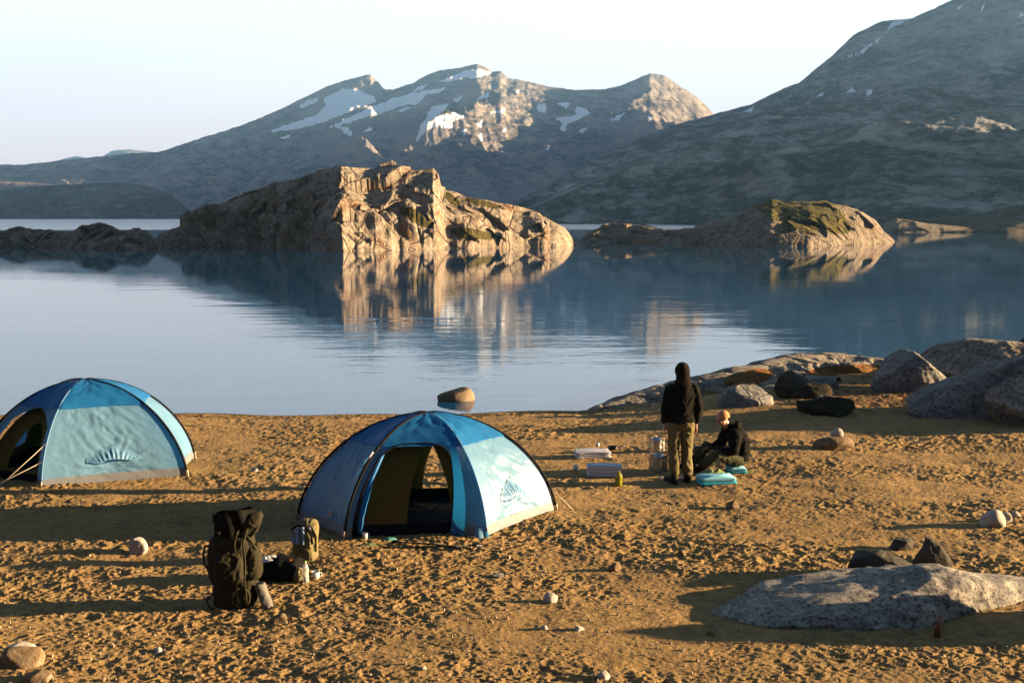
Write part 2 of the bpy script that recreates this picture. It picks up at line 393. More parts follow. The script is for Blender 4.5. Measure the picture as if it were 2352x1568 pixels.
d = shore_y(X)-Y
wet = np.maximum((1-sstep(.1, .8, d+.25*perlin(X*1.3, Y*1.3)))*.9, np.exp(-((d-1.5-.35*perlin(X*.9, Y*.2+3)-.1*perlin(X*5, Y*2))/.05)**2)*.8*(perlin(X*4, Y*4) > -.1))
veg = sstep(4.5, 7, X)*sstep(20.5, 23, Y+.6*perlin(X*.6, Y*.6))*(d > 0)
link('sand_beach', grid_mesh('sand_beach', np.stack([X, Y, Z], -1), attrs={'wet': wet, 'veg': veg}), SAND)['kind'] = 'structure'
# water: one sheet at z = 0
mb = MB(); mb.add([(-16000, 20, 0), (16000, 20, 0), (16000, 16000, 0), (-16000, 16000, 0)], [(0, 1, 2, 3)])
mb.build('lake', m_water())['kind'] = 'structure'
# ------------------------------------------------------------------ hills
def interp(c, x):
    c = np.array(c, float); return np.interp(x, c[:, 0], c[:, 1])
def inpoly(px, py, poly):
    r = np.zeros(px.shape, bool); n = len(poly)
    for i in range(n):
        x0, y0 = poly[i]; x1, y1 = poly[(i+1) % n]
        c = ((y0 > py) != (y1 > py)) & (px < (x1-x0)*(py-y0)/(y1-y0+1e-9)+x0); r ^= c
    return r
SNOW = [[(617,304),(650,289),(720,267),(750,242),(745,227),(785,204),(820,204),(860,224),(862,232),(840,244),(800,257),(740,282),(680,297)],
 [(685,247),(710,229),(732,223),(730,234),(700,248)],
 [(752,294),(780,282),(850,247),(915,222),(975,209),(1020,203),(1015,209),(980,219),(960,239),(925,242),(880,259),(820,274),(780,289)],
 [(770,289),(800,294),(812,312),(800,312),(785,299)],
 [(955,329),(962,307),(967,292),(980,267),(990,247),(1030,237),(1025,249),(1005,267),(1045,259),(1065,267),(1040,279),(1040,292),(1020,294),(1005,287),(980,297),(965,317)],
 [(1002,189),(1030,179),(1065,164),(1100,159),(1127,167),(1115,174),(1085,182),(1075,177),(1030,187)],
 [(1095,227),(1127,212),(1119,226)],[(1125,259),(1162,247),(1157,260)],[(1095,286),(1110,278),(1108,293)],[(1100,310),(1108,304),(1106,330)],
 [(1233,240),(1253,237),(1256,250),(1251,260),(1231,250)],
 [(1276,272),(1321,265),(1326,245),(1346,252),(1353,262),(1316,280),(1301,287),(1298,302),(1286,297),(1291,282)],
 [(1283,237),(1307,235),(1301,250)],[(1398,277),(1438,259),(1421,277)],[(1488,268),(1496,268),(1494,282)],[(1253,345),(1264,332),(1262,345)],[(905,258),(925,250),(945,246),(925,258)],[(835,300),(860,290),(850,302)],[(1060,300),(1075,296),(1066,312)],[(1180,212),(1200,206),(1192,214)],[(640,318),(670,308),(655,320)],[(1040,230),(1062,222),(1052,234)],[(1330,300),(1350,292),(1338,306)],[(1150,300),(1163,292),(1158,306)],[(870,242),(890,234),(884,246)],[(945,214),(962,200),(985,190),(968,206)]]
SNOW_R = [[(1703,258),(1736,242),(1726,256)],[(1928,137),(1976,119),(2026,82),(2056,47),(2091,33),(2088,43),(2041,67),(2006,102),(1976,123)],
 [(1939,213),(1956,205),(1969,211)],[(1872,220),(1892,213),(1888,220)],[(1990,214),(2004,210),(2002,216)],[(2199,21),(2211,10),(2209,21)],[(2243,24),(2262,13),(2258,23)],[(2333,36),(2360,32),(2350,38)]]
def hills(name, sky, base, ridge, x0, x1, dx, rows, amp, nsc, mat, p=1.15, back=.35, seed=0, snow=(), jag=1., front_noise=1.):
    px = np.arange(x0, x1+.1, dx); yt = interp(sky, px)+jag*(1.6*perlin(px/23., px*0, None, seed+3)+1.2*perlin(px/9., px*0, None, seed+4)+.8*perlin(px/4., px*0+3, None, seed+6))
    D0 = interp(base, px) if isinstance(base, list) else px*0+base
    D1 = interp(ridge, px) if isinstance(ridge, list) else px*0+ridge
    kk = np.hanning(61); kk /= kk.sum(); D0 = np.convolve(np.pad(D0, 30, 'edge'), kk, 'valid'); D1 = np.convolve(np.pad(D1, 30, 'edge'), kk, 'valid')
    D0 = D0*(1+.05*fbm(px/150., px*0+seed, None, 4, seed+2)); a = (px-W/2)/F; zr = np.array([at(q, w, dd)[2] for q, w, dd in zip(px, yt, D1)])
    zr = np.maximum(zr, -5)
    t = np.concatenate([np.linspace(0, 1, rows)**1.1, 1+np.linspace(0, 1, 14)[1:]*back/.35*.6])
    T = t[:, None]+0*px[None]
    D = D0+(D1-D0)*T; 
    dy = np.array([ray(q, 300)[1] for q in px]); Xw = a/dy*D if False else a*D/np.array([cp+(H/2-400)/F*sp]*len(px))
    Zr = zr[None, :]
    base_z = Zr*np.clip(T, 0, 1)**p
    n = fbm(Xw/nsc, D/nsc*.8, None, 6, seed, .52, True)-.35+.8*fbm(Xw/nsc*.37, D/nsc*.3, None, 2, seed+9)
    m = np.sin(np.pi*np.clip(T, 0, 1))**.7
    z = base_z+amp*n*m*front_noise*(.35+.65*Zr/np.maximum(zr.max(), 1))
    lim = CZ+(Zr-CZ)/D1[None]*D*.985          # stay below the skyline the photo shows
    z = np.where((T > .0) & (T < 1), np.minimum(z, np.maximum(lim-(1-T)*6, base_z*.9)), z)
    z = np.where(T > 1, Zr*(1-(T-1)*.9)-5, z)
    z = z+np.where(T <= 0.001, -3, 0)
    P = np.stack([Xw, D, z], -1); at_ = {}
    qx, qy = to_px(Xw, D, z)
    s = np.zeros(z.shape)
    wxx = qx+5*perlin(qx/14., qy/9., None, 41)+2.2*perlin(qx/5., qy/4., None, 42); wyy = qy+3*perlin(qx/16., qy/7., None, 43)+1.3*perlin(qx/5., qy/3., None, 44)
    for pl in snow: s = np.maximum(s, inpoly(wxx, wyy, pl).astype(float))
    s = s*(T <= 1.0)
    return tag(link(name, grid_mesh(name, P, attrs={'snow': s}), mat), kind='structure')
HB = m_hill('far_fell', (.18, .16, .15), (.26, .22, .19), (.034, .034, .036), .7, .48)
HC = m_hill('near_fell', (.165, .165, .17), (.30, .285, .265), (.022, .027, .028), 1.2, .53)
HD = m_hill('low_fell', (.10, .10, .10), (.14, .135, .13), (.03, .03, .026), 1.6, .52, -15)
skyB = [(-900,400),(-300,385),(0,378),(60,378),(150,368),(240,358),(300,352),(365,350),(410,335),(470,315),(530,297),(600,272),(650,250),(700,225),(745,203),(800,183),(840,174),(855,171),(872,190),(885,205),(905,207),(950,190),(985,172),(1010,162),(1055,157),(1075,152),(1095,147),(1115,155),(1130,165),(1150,163),(1165,180),(1200,185),(1240,195),(1270,200),(1320,207),(1390,205),(1420,198),(1450,185),(1490,168),(1520,172),(1540,185),(1570,205),(1600,225),(1620,245),(1635,262),(1700,300),(1900,340),(2400,380)]
hills('mountain_range', skyB, 3000, 4300, -700, 2100, 2.3, 260, 150, 520, HB, 1.15, .35, 3, SNOW)
skyC = [(900,512),(1000,505),(1100,490),(1200,455),(1300,400),(1400,345),(1480,310),(1560,284),(1640,262),(1720,240),(1790,205),(1830,190),(1870,155),(1900,130),(1950,80),(2010,50),(2080,42),(2140,15),(2170,0),(2300,-60),(2500,-130),(2700,-330),(3200,-450),(4200,-400),(6000,-300)]  # unseen right end raised to throw shade over the slope
hills('mountain_slope', skyC, [(900,1500),(1290,900),(1600,860),(2040,700),(6000,700)], [(900,2200),(2352,2300),(3200,2500),(6000,2500)], 900, 5200, 3.2, 230, 95, 330, HC, 1.1, .35, 21, SNOW_R, .8)
skyC2 = [(1100,512),(1180,492),(1330,420),(1500,350),(1640,305),(1750,258),(1880,236),(1980,230),(2060,228),(2150,245),(2352,236),(2500,140),(2700,50),(3600,30)]  # past the right edge, heightened so the shoulder stays in shadow
hills('east_shade_range', [(2350,330),(2450,-20),(2800,-110),(3400,-110),(5000,50)], 2500, 3450, 2350, 5000, 12, 60, 60, 500, HC, 1., .35, 90, (), .8)  # unseen range, added to keep sun off the lower far slopes
hills('mountain_shoulder', skyC2, [(1100,680),(1290,660),(1600,600),(1850,490),(2100,410),(2400,360),(3600,330)], [(1100,900),(1600,1150),(2352,1250),(3600,1200)], 1100, 3500, 2.6, 240, 55, 190, HC, 1.05, .35, 33, (), .8)
hills('shore_hill', [(-900,420),(-200,430),(0,434),(120,426),(250,418),(330,425),(390,445),(430,480),(450,502)], 2250, 2550, -700, 452, 2.5, 90, 22, 160, HD, .8, .35, 50, (), .6)
hills('sunlit_hill', [(-900,410),(-200,412),(0,417),(60,418),(125,424),(190,440),(260,500)], 2650, 2850, -700, 260, 3, 40, 15, 120, HB, .8, .35, 55, (), .5)
hills('distant_peaks', [(-400,400),(100,380),(150,364),(178,358),(210,366),(240,358),(260,346),(300,343),(352,349),(420,375),(600,420)], 7000, 8000, -400, 600, 4, 40, 60, 500, HB, 1., .35, 60, (), .4)
hills('near_shore_slope', [(1950,530),(2000,512),(2060,503),(2150,500),(2250,490),(2352,470),(2500,400),(2700,340),(3500,330)], [(1950,340),(2040,318),(3500,300)], 420, 1950, 3400, 3, 60, 5, 40, m_hill('shore_fell', (.10, .085, .07), (.16, .135, .11), (.04, .034, .02), 5, .5), .7, .35, 70, (), .8)  # out-of-view right end lifted to shade the sunlit strip of shore
az = np.radians(np.linspace(172, 372, 160)); tt = np.linspace(0, 1, 40)
A_, T_ = np.meshgrid(az, tt); RR_ = 70+330*T_; fade = sstep(170, 190, np.degrees(A_))*sstep(366, 345, np.degrees(A_))
Xs = RR_*np.cos(A_); Ys = RR_*np.sin(A_)-10; Zs = .4+(150*T_**1.1)*fade*(1+.35*fbm(Xs/90, Ys/90, None, 4, 5))+6*fade*T_*fbm(Xs/18, Ys/18, None, 4, 6)-2*(T_ == 0)
tag(link('sky_block_fell', grid_mesh('sky_block_fell', np.stack([Xs, Ys, Zs], -1), attrs={'snow': Xs*0}, flip=True), HC), kind='structure')  # added out of view behind the camera to block part of the sky light
# ------------------------------------------------------------------ rocky islets (facetted height fields with real depth)
def islet(name, base, top, dep, mat, n=420, rows=110, cl=.45, facet=1., fs=6., seed=0, vegf=None, label=None, cat='island', rough=1.):
    x0, x1 = base[0][0], base[-1][0]
    px = np.linspace(x0, x1, n); by = interp(base, px); ty = interp(top, px)
    D0 = np.array([at(q, w, 1)[2] for q, w in zip(px, by)]); D0 = CZ/(CZ-D0); kk = np.hanning(15); kk /= kk.sum(); D0 = np.convolve(np.pad(D0, 7, 'edge'), kk, 'valid')
    D1 = D0+interp(dep, px); D0 = D0+facet*1.1*fbm(px/60., px*0+seed, None, 4, seed)*sstep(0, 30, px-x0)*sstep(0, 30, x1-px)
    zr = np.array([at(q, w, dd)[2] for q, w, dd in zip(px, ty, D1)])
    edge = np.minimum(sstep(x0-1, x0+12, px), sstep(x1+1, x1-12, px))
    t = np.concatenate([np.linspace(-.12, 1, rows), np.linspace(1, 2.1, 36)[1:]])
    T = t[:, None]+0*px[None]; D = D0+(D1-D0)*T
    a = (px-W/2)/F/cp; Xw = a*D
    CL = interp(cl, px) if isinstance(cl, list) else cl
    prof = np.where(T < 0, T*1.2, np.where(T < 1, np.abs(np.clip(T, 0, 1))**CL, 1-(np.clip(T-1, 0, 2))**2*1.35))
    z = zr*prof
    # fractured blocks: every cell of a warped cell pattern is a tilted slab
    wx = Xw+fs*.22*perlin(Xw/fs*.6, D/fs*.6, z/fs*.6, seed); wy = D+fs*.22*perlin(Xw/fs*.6+5, D/fs*.6, z/fs*.6, seed+1)
    f1, f2, v, ox, oy = worley((wx+z*.35)/fs, (wy*.5+z*.9)/fs, seed+2)
    g1, g2, gv, gx, gy = worley((wx+z*.35)/fs*2.7, (wy*.5+z*.9)/fs*2.7, seed+3)
    hgt = np.maximum(zr, .3)*np.sin(np.pi*np.clip(T/2.1, 0, 1))**.4
    A = facet*np.minimum(hgt/4., 1.)
    blk = (v-.5)*2.0+ox*(np.sin(v*40))*1.7+oy*np.cos(v*31)*1.7-.14*(1-sstep(0, .07, f2-f1))
    blk2 = (gv-.5)*.6+gx*np.sin(gv*50)*.6+gy*np.cos(gv*27)*.6-.06*(1-sstep(0, .12, g2-g1))
    nn = fbm(Xw/fs*.9, D/fs*.9, z/fs*.9, 5, seed+7, .55)*rough
    dsp = A*(blk+blk2*.6+nn*.4)
    keep = np.where(T < 1, 1-.75*sstep(.7, 1., T), .5)
    # push outwards: horizontally towards the viewer side on the cliff, vertically on the top
    steep = np.where(T < 1, 1-sstep(.25, .9, T), 0)
    Yo = D-dsp*steep*1.3*keep*(T > -.05); z = z+dsp*(1-steep*.45)*keep*sstep(-.1, .12, T)
    z = z*edge[None]-.25*(1-edge[None])-.12*(T < 0)
    lim = CZ+(zr[None]-CZ)/D1[None]*Yo
    z = np.where(T < 1, np.minimum(z, lim+.12*nn*A), z)
    vg = np.zeros(z.shape)
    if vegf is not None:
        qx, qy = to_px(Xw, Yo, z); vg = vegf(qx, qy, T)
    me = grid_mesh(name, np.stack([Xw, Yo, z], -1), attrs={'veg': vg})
    return tag(link(name, me, mat), label, cat)
def blob(qx, qy, cx, cy, rx, ry, ang=0):
    c, s = math.cos(R(ang)), math.sin(R(ang)); dx, dy = qx-cx, qy-cy
    return np.clip(1-np.hypot((dx*c+dy*s)/rx, (-dx*s+dy*c)/ry), 0, 1)
def veg_shade_main(qx, qy, T):
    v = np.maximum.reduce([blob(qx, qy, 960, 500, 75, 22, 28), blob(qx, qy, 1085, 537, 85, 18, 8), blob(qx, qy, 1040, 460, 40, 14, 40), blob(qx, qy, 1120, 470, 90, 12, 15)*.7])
    return np.maximum(np.clip(v*1.6, 0, 1)*.62+.12*sstep(.75, 1., T), .37*sstep(800, 690, qx)+.0*T)  # left end: heath spread there also paints the cliff's shade darker
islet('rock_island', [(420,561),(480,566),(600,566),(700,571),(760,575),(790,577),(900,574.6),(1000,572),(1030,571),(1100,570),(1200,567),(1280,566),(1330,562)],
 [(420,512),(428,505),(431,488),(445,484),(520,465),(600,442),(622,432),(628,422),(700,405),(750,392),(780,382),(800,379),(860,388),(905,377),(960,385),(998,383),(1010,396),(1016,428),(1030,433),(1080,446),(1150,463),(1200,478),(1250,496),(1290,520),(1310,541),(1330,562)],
 [(420,6),(600,12),(800,18),(900,20),(1000,17),(1100,13),(1330,6)], M_isl, 640, 150, [(420,.35),(780,.5),(850,.62),(1000,.45),(1100,.5),(1330,.7)], 1.15, 6.5, 4, veg_shade_main,
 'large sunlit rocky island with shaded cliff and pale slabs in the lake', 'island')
def veg_small(qx, qy, T):
    v = np.maximum.reduce([blob(qx, qy, 1830, 500, 90, 40, 22), blob(qx, qy, 1900, 500, 90, 45, 30), blob(qx, qy, 1770, 480, 60, 30, 30)])
    return np.clip(v*1.7, 0, 1)*.68+.2*sstep(.8, 1., T)
islet('rock_island', [(1700-120,558),(1620,561),(1700,563),(1765,566),(1850,566),(1950,563),(2052,558)],
 [(1580,524),(1600,519),(1640,505),(1680,495),(1720,475),(1750,461),(1765,456),(1790,462),(1830,463),(1880,463),(1930,470),(1970,485),(2000,505),(2020,532),(2052,557)],
 [(1580,8),(1765,20),(1900,20),(2052,8)], M_isl2, 420, 120, [(1580,.6),(1765,.6),(2052,.7)], .55, 5, 14, veg_small,
 'smaller grassy humped island right of the big rocky one', 'island')
islet('rock_skerry', [(1322,556),(1450,556),(1560,559),(1640,561)], [(1322,552),(1345,538),(1370,524),(1400,515),(1440,513),(1490,521),(1530,528),(1580,526),(1620,530),(1640,560)],
 [(1322,5),(1400,10),(1640,6)], M_low, 260, 60, .6, .5, 3, 24, lambda a, b, T: .3*sstep(.6, 1, T), 'low dark rock spit joining the grassy island on its left', 'rock')
islet('rock_skerry', [(-240,566),(0,566),(100,566),(200,571),(280,573),(340,572),(388,569)], [(-240,545),(0,535),(50,523),(65,522),(90,530),(110,528),(150,527),(175,533),(200,519),(240,516),(275,527),(330,526),(345,530),(360,545),(388,568)],
 [(-240,6),(0,8),(240,10),(388,5)], M_low, 420, 70, .6, .7, 2.6, 34, lambda a, b, T: .25*sstep(.6, 1, T), 'low dark skerries reaching in from the left edge', 'rock')
islet('rock_skerry', [(356,564),(420,566),(500,566)], [(356,560),(375,538),(400,527),(420,521),(440,520),(470,540),(500,565)],
 [(356,4),(430,7),(500,4)], M_low, 160, 50, .6, .4, 3, 44, None, 'smooth dark rock slab between the skerries and the big island', 'rock')
islet('shore_rock', [(2010,533.5),(2100,534),(2260,533.5)], [(2010,524),(2028,508),(2048,500),(2080,506),(2120,514),(2180,518),(2260,531)], [(2010,8),(2060,10),(2260,8)], M_low, 120, 40, .6, .4, 6, 54, None,
 'pale rock on the far right shore past the grassy island', 'rock')
# ------------------------------------------------------------------ boulders and stones
def rock_mesh(name, sx, sy, sz, seed, sub=5, planes=18, cut=(.52, .95), noise=.05, nsc=1.6, rnd=.25, sink=.45, attr=False, taper=None):
    rg = np.random.RandomState(seed)
    bm = bmesh.new(); bmesh.ops.create_icosphere(bm, subdivisions=sub, radius=1); me = bpy.data.meshes.new(name); bm.to_mesh(me); bm.free()
    n = len(me.vertices); co = np.empty(n*3, np.float32); me.vertices.foreach_get('co', co); v = co.reshape(-1, 3).astype(float)
    r = np.full(n, 1.05); K = 38.
    acc = np.exp(-K*r)
    for _ in range(planes):
        q = rg.normal(size=3); q /= np.linalg.norm(q); dd = rg.uniform(*cut); c = v@q
        acc += np.where(c > .08, np.exp(-K*dd/np.maximum(c, .08)), 0)
    r2 = -np.log(acc)/K; r = r*(rnd*.3)+r2*(1-rnd*.3)
    v = v*r[:, None]; v = (v-(v.max(0)+v.min(0))/2)/((v.max(0)-v.min(0))/2); o = rg.uniform(0, 50, 3)
    v *= np.array([sx, sy, sz]); s = max(sx, sy, sz)
    q = v/s*nsc+o
    nn = fbm(q[:, 0], q[:, 1], q[:, 2], 5, seed, .55)+.5*fbm(q[:, 0]*2, q[:, 1]*2, q[:, 2]*3.5, 3, seed+3, .5, True)
    d = v/np.linalg.norm(v, axis=1)[:, None]; v = v+d*(nn*noise*1.15*s)[:, None]
    if taper: v = taper(v)
    v[:, 2] += sz*(1-2*sink)*1.
    me.vertices.foreach_set('co', v.astype(np.float32).ravel()); me.polygons.foreach_set('use_smooth', [True]*len(me.polygons))
    me.update(); return me
def boulder(name, px, py, wpx, hpx, mat, seed, label, cat='boulder', depth=1., group=None, sink=.45, rz=0., loc=None, **kw):
    """px, py: middle of the visible foot; wpx, hpx: visible width and height in photo pixels"""
    p = Vector(loc) if loc else G(px, py); k = mpp(p); w = wpx*k/2*1.04; h = hpx*k
    sy = w*depth
    if loc is None:
        p = p+Vector((0, sy*.8, 0)); p.x *= p.y/(p.y-sy*.8)
    p.z = float(ground0(p.x, p.y))
    sz = h/(2-2*sink)
    me = rock_mesh(name, w, sy, sz, seed, sink=sink, **kw)
    o = link(name, me, mat); o.location = p; o.rotation_euler = (0, 0, rz)
    return tag(o, label, cat, group)
# the stone standing in the water
q = at(1047, 918, 1); t_ = CZ/(CZ-q[2]); w_ = 1
s = link('lake_stone', rock_mesh('lake_stone', .47, .33, .27, 71, 5, 8, (.72, .98), .02, 1.6, .4, .3, taper=lambda v: np.stack([v[:, 0], v[:, 1]*(1-.25*(v[:, 0] < -.1)), v[:, 2]*(1+.25*v[:, 0]/.47)], -1)), M_egg)
s.location = (at(1047, 925, 26.6)[0], 26.6, -.10); s.rotation_euler = (0, 0, R(10)); tag(s, 'smooth rounded tan stone standing in the shallow water', 'rock')
# long pale boulder in the right foreground
def longtap(v):
    k = np.clip((v[:, 0]+1.72)/3.44, 0, 1); q = np.interp(k, [0, .15, .45, .66, .72, 1], [.3, .48, .62, 1.05, 1., .55]); v[:, 2] = np.where(v[:, 2] > 0, v[:, 2]*q, v[:, 2]); return v
g0 = G(1950, 1452)
s = link('boulder', rock_mesh('boulder', 1.85, .68, .36, 202, 6, 34, (.45, .9), .035, 3.2, .1, .42, taper=longtap), M_pale)
s.location = (3.85, 10.6, float(ground0(3.85, 10.6))-.03); s.rotation_euler = (0, R(-1), R(8)); tag(s, 'long pale grey boulder with orange lichen in the right foreground', 'boulder')
boulder('rock_slab', 2022, 1334, 160, 62, M_dark, 301, 'flat dark jagged rock behind the long pale boulder', 'rock', .55, planes=20, cut=(.45, .9))
boulder('pointed_rock', 2136, 1316, 92, 82, M_dark, 316, 'upright pointed dark rock standing behind the long pale boulder', 'rock', .45, planes=14, cut=(.42, .95), sink=.12,
        taper=lambda v: np.stack([v[:, 0]*(1-.75*np.clip(v[:, 2]/.17, -1, 1)*.5-.3)*1.3+np.maximum(v[:, 2], 0)*-.1, v[:, 1], v[:, 2]], -1))
boulder('rock', 2072, 1262, 56, 22, M_dark, 317, 'small dark flat stone lying behind the upright pointed rock', 'rock', .7, sub=4)
# boulders on the rise behind the campers
ramp_t = lambda a: (lambda v: np.stack([v[:, 0], v[:, 1], np.where(v[:, 2] > 0, v[:, 2]*np.interp(v[:, 0]/v[:, 0].max(), [-1, -.5, .2, 1], a), v[:, 2])], -1))
boulder('boulder', 1710, 935, 124, 48, M_grey, 401, 'grey rounded boulder behind the seated camper', 'boulder', .8, planes=12)
boulder('boulder', 1826, 902, 88, 48, M_dark, 402, 'brown boulder under the rusty end of the outcrop', 'boulder', .8, planes=9)
boulder('rock', 1892, 893, 70, 24, M_grey, 403, 'low blue grey stone right of the brown boulder', 'rock', .8)
boulder('boulder', 2085, 901, 172, 94, M_grey, 404, 'smooth rounded boulder at the left end of the big boulder pile', 'boulder', .9, planes=16, cut=(.6, .98), sub=6, taper=ramp_t([.85, 1., .95, .8]))
boulder('boulder', 2245, 965, 310, 142, M_grey, 405, 'largest lichen-speckled boulder of the pile at the right edge', 'boulder', .7, planes=26, cut=(.42, .9), sub=6, taper=ramp_t([.45, .7, 1., 1.05]))
boulder('boulder', 2360, 978, 190, 110, M_out, 406, 'pinkish grey boulder cut off by the right edge of the photo', 'boulder', .8, planes=20, cut=(.45, .92), sub=6)
boulder('boulder', 2290, 872, 340, 82, M_out, 407, 'dark boulder rising at the back of the boulder pile', 'boulder', .7, planes=16, cut=(.55, .95), sub=6)
boulder('boulder', 2345, 830, 60, 56, M_dark, 408, 'small dark knob on top of the boulder pile at the right edge', 'boulder', .8)
p = G(1900, 955)
boulder('seaweed_mound', 1900, 955, 120, 34, m_rock('dark_heath', (.06, .045, .025), (.035, .03, .02), (.11, .08, .04), 5, .6, (.16, .07, .02), 1, .05, crack=0), 410, 'low dark mound of dried heath on the sand below the boulders', 'mound', .9, noise=.1)
boulder('rock', 1902, 930, 66, 18, M_grey, 411, 'flat grey stone lying on top of the dark heath mound', 'rock', .8)
boulder('heath_mound', 1850, 918, 120, 30, bpy.data.materials['dark_heath'], 412, 'dark tuft of heath under the brown boulder', 'mound', .7, noise=.1)
# off to the right, out of frame: the rocks whose shadows cross the sand
boulder('boulder', 0, 0, 10, 10, M_grey, 420, 'tall grey boulder just outside the right edge', 'boulder', loc=(12.2, 20.6, 0), planes=14)
bpy.data.objects.remove(bpy.data.objects[-1]) if False else None
def big(loc, sx, sy, sz, seed, label):
    o = link('boulder', rock_mesh('boulder', sx, sy, sz, seed, 5, 14, (.6, .98), .05), M_grey); o.location = (loc[0], loc[1], float(ground0(*loc))-.1); tag(o, label, 'boulder')
# the placeholder above becomes a full sized rock
for o in list(bpy.data.objects):
    if o.get('label') == 'tall grey boulder just outside the right edge': bpy.data.objects.remove(o)
big((12.6, 20.5), 2.2, 1.3, 1.15, 421, 'tall grey boulder just outside the right edge')
big((7.3, 10.1), 1.1, .42, .95, 422, 'low grey boulder just outside the right foreground')
# rock outcrop running out to the water
spine = [(1318, 957, 24.4, .0), (1380, 934, 25.0, .0), (1450, 905, 25.8, .0), (1530, 884, 26.6, 0), (1610, 861, 27.2, 0), (1700, 843, 27.9, 0), (1780, 826, 28.8, 0), (1840, 813, 29.6, 0), (1920, 812, 30.2, 0), (2000, 819, 30.6, 0), (2062, 826, 31, 0), (2150, 812, 31.2, 0), (2352, 790, 31.5, 0), (2500, 780, 31.5, 0)]
n = 420; sp_ = np.array([[*at(a, b, dd)] for a, b, dd, _ in spine]); tt = np.linspace(0, 1, n); ks = np.linspace(0, 1, len(sp_))
S = np.stack([np.interp(tt, ks, sp_[:, i]) for i in range(3)], -1)
tx = np.gradient(S[:, 0]); ty = np.gradient(S[:, 1]); L_ = np.hypot(tx, ty); nx, ny = ty/L_, -tx/L_       # points towards the camp
wid_in = np.interp(tt, [0, .15, .35, .6, 1], [.7, 1.9, 2.7, 2.6, 2.6]); wid_out = np.interp(tt, [0, .3, 1], [.5, 2.0, 3.5])
c = np.linspace(-1, 1, 120); Cc = c[:, None]+0*tt[None]
off = np.where(Cc > 0, Cc*wid_in, Cc*wid_out); Xo = S[None, :, 0]+nx*off; Yo = S[None, :, 1]+ny*off
zb = np.where(Cc > 0, float(0)+ground0(Xo, Yo)-.12, -.4)
prof = 1-np.abs(Cc)**np.where(Cc > 0, 1.5, 1.6)
Zo = zb+(S[None, :, 2]-zb)*prof
f1, f2, v, ox, oy = worley(Xo/1.1+.3*perlin(Xo, Yo), Yo/1.1+.3*perlin(Xo+4, Yo), 6); g1, g2, gv, gx, gy = worley(Xo/.42, Yo/.42, 9)
dz = .16*((v-.5)+ox*np.sin(v*40)+oy*np.cos(v*30)-.5*(1-sstep(0, .1, f2-f1)))+.06*((gv-.5)+gx*np.sin(gv*40)-.4*(1-sstep(0, .12, g2-g1)))+.10*fbm(Xo/.7, Yo/.7, None, 5, 88, .55)
Zo = Zo+dz*np.where(Cc > 0, np.clip(Cc*3, .18, 1), .3)*np.interp(tt, [0, .1, 1], [.3, 1, 1.2])
qx, qy = to_px(Xo, Yo, Zo)
vg = np.clip(np.maximum.reduce([blob(qx, qy, 1720, 868, 75, 24, -12)*2., blob(qx, qy, 1950, 850, 130, 16, -3)*1.8, blob(qx, qy, 1640, 905, 60, 20)*.8]), 0, 1)*.9
tag(link('rock_outcrop', grid_mesh('rock_outcrop', np.stack([Xo, Yo, Zo], -1), attrs={'veg': vg}, flip=False), M_out), 'long low lichen-covered rock outcrop sloping into the lake', 'outcrop')
# single stones lying on the sand
ST = [(320,1272,46,38,M_stone,'pale stone lying in the shadow left of the big backpack'),
 (642,1437,42,26,M_brown,'small square brown stone in front of the big backpack'),
 (1264,1384,36,24,M_stone,'round pale stone on open sand below the blue tent'),
 (52,1532,96,42,M_brown,'rounded tan stone at the bottom left corner, under a paler one'),
 (1913,1034,92,30,M_brown,'flat tan rock slab on the sand right of the seated camper'),
 (2280,1213,56,40,M_stone,'largest pale stone of the trio near the right edge'),
 (2310,1198,26,22,M_stone,'middle pale stone of the trio near the right edge'),
 (2330,1188,26,14,M_stone,'smallest and farthest pale stone of the trio near the right edge'),
 (1682,1167,30,16,M_brown,'small stone on the sand below the turquoise foam mat'),
 (585,1085,16,12,M_stone,'tiny pale stone on the sand between the two tents'),
 (1412,1308,30,14,M_brown,'small reddish stone right of the round pale stone'),
 (1566,1276,22,12,M_brown,'little brown stone in the middle of the open sand'),
 (1250,1448,20,12,M_stone,'tiny pale stone below the round pale stone'),
 (1330,1452,24,14,M_stone,'small pale stone on the sand at the shadow edge'),
 (1385,1560,34,18,M_stone,'pale stone at the bottom edge of the photo'),
 (90,1566,60,20,M_brown,'pinkish flat stone at the bottom left edge'),
 (1140,1328,34,9,M_grey,'flat grey stone on the sand under the tent corner'),
 (970,1540,20,9,M_stone,'flat pale chip of stone at the bottom centre'),
 (362,1500,26,10,M_stone,'flat pale chip of stone left of the square brown stone'),
 (1630,1460,22,10,M_brown,'small brown stone left of the long pale boulder')]
for i, (a, b, w, h, m, lab) in enumerate(ST):
    boulder('stone', a, b, w, h, m, 500+i, lab, 'stone', .8, sub=4, planes=12, noise=.035, cut=(.6, .98), sink=.38)
def on_top(px, py, wpx, hpx, D, mat, seed, label):
    x, y, z = at(px, py, D); k = D/F
    o = link('stone', rock_mesh('stone', wpx*k/2, wpx*k/2*.8, hpx*k/2, seed, 4, 9, (.7, 1.), .03, sink=0), mat); o.location = (x, y, z-.015); return tag(o, label, 'stone')
g = G(52, 1532); on_top(48, 1500, 70, 32, g.y+.19, M_stone, 540, 'pale stone balanced on the tan stone in the bottom left corner')
g = G(1913, 1034); on_top(1922, 1006, 30, 26, g.y+.23, M_stone, 541, 'rounded white stone standing on the flat tan rock slab')
rw = np.random.RandomState(12); wm = MB()
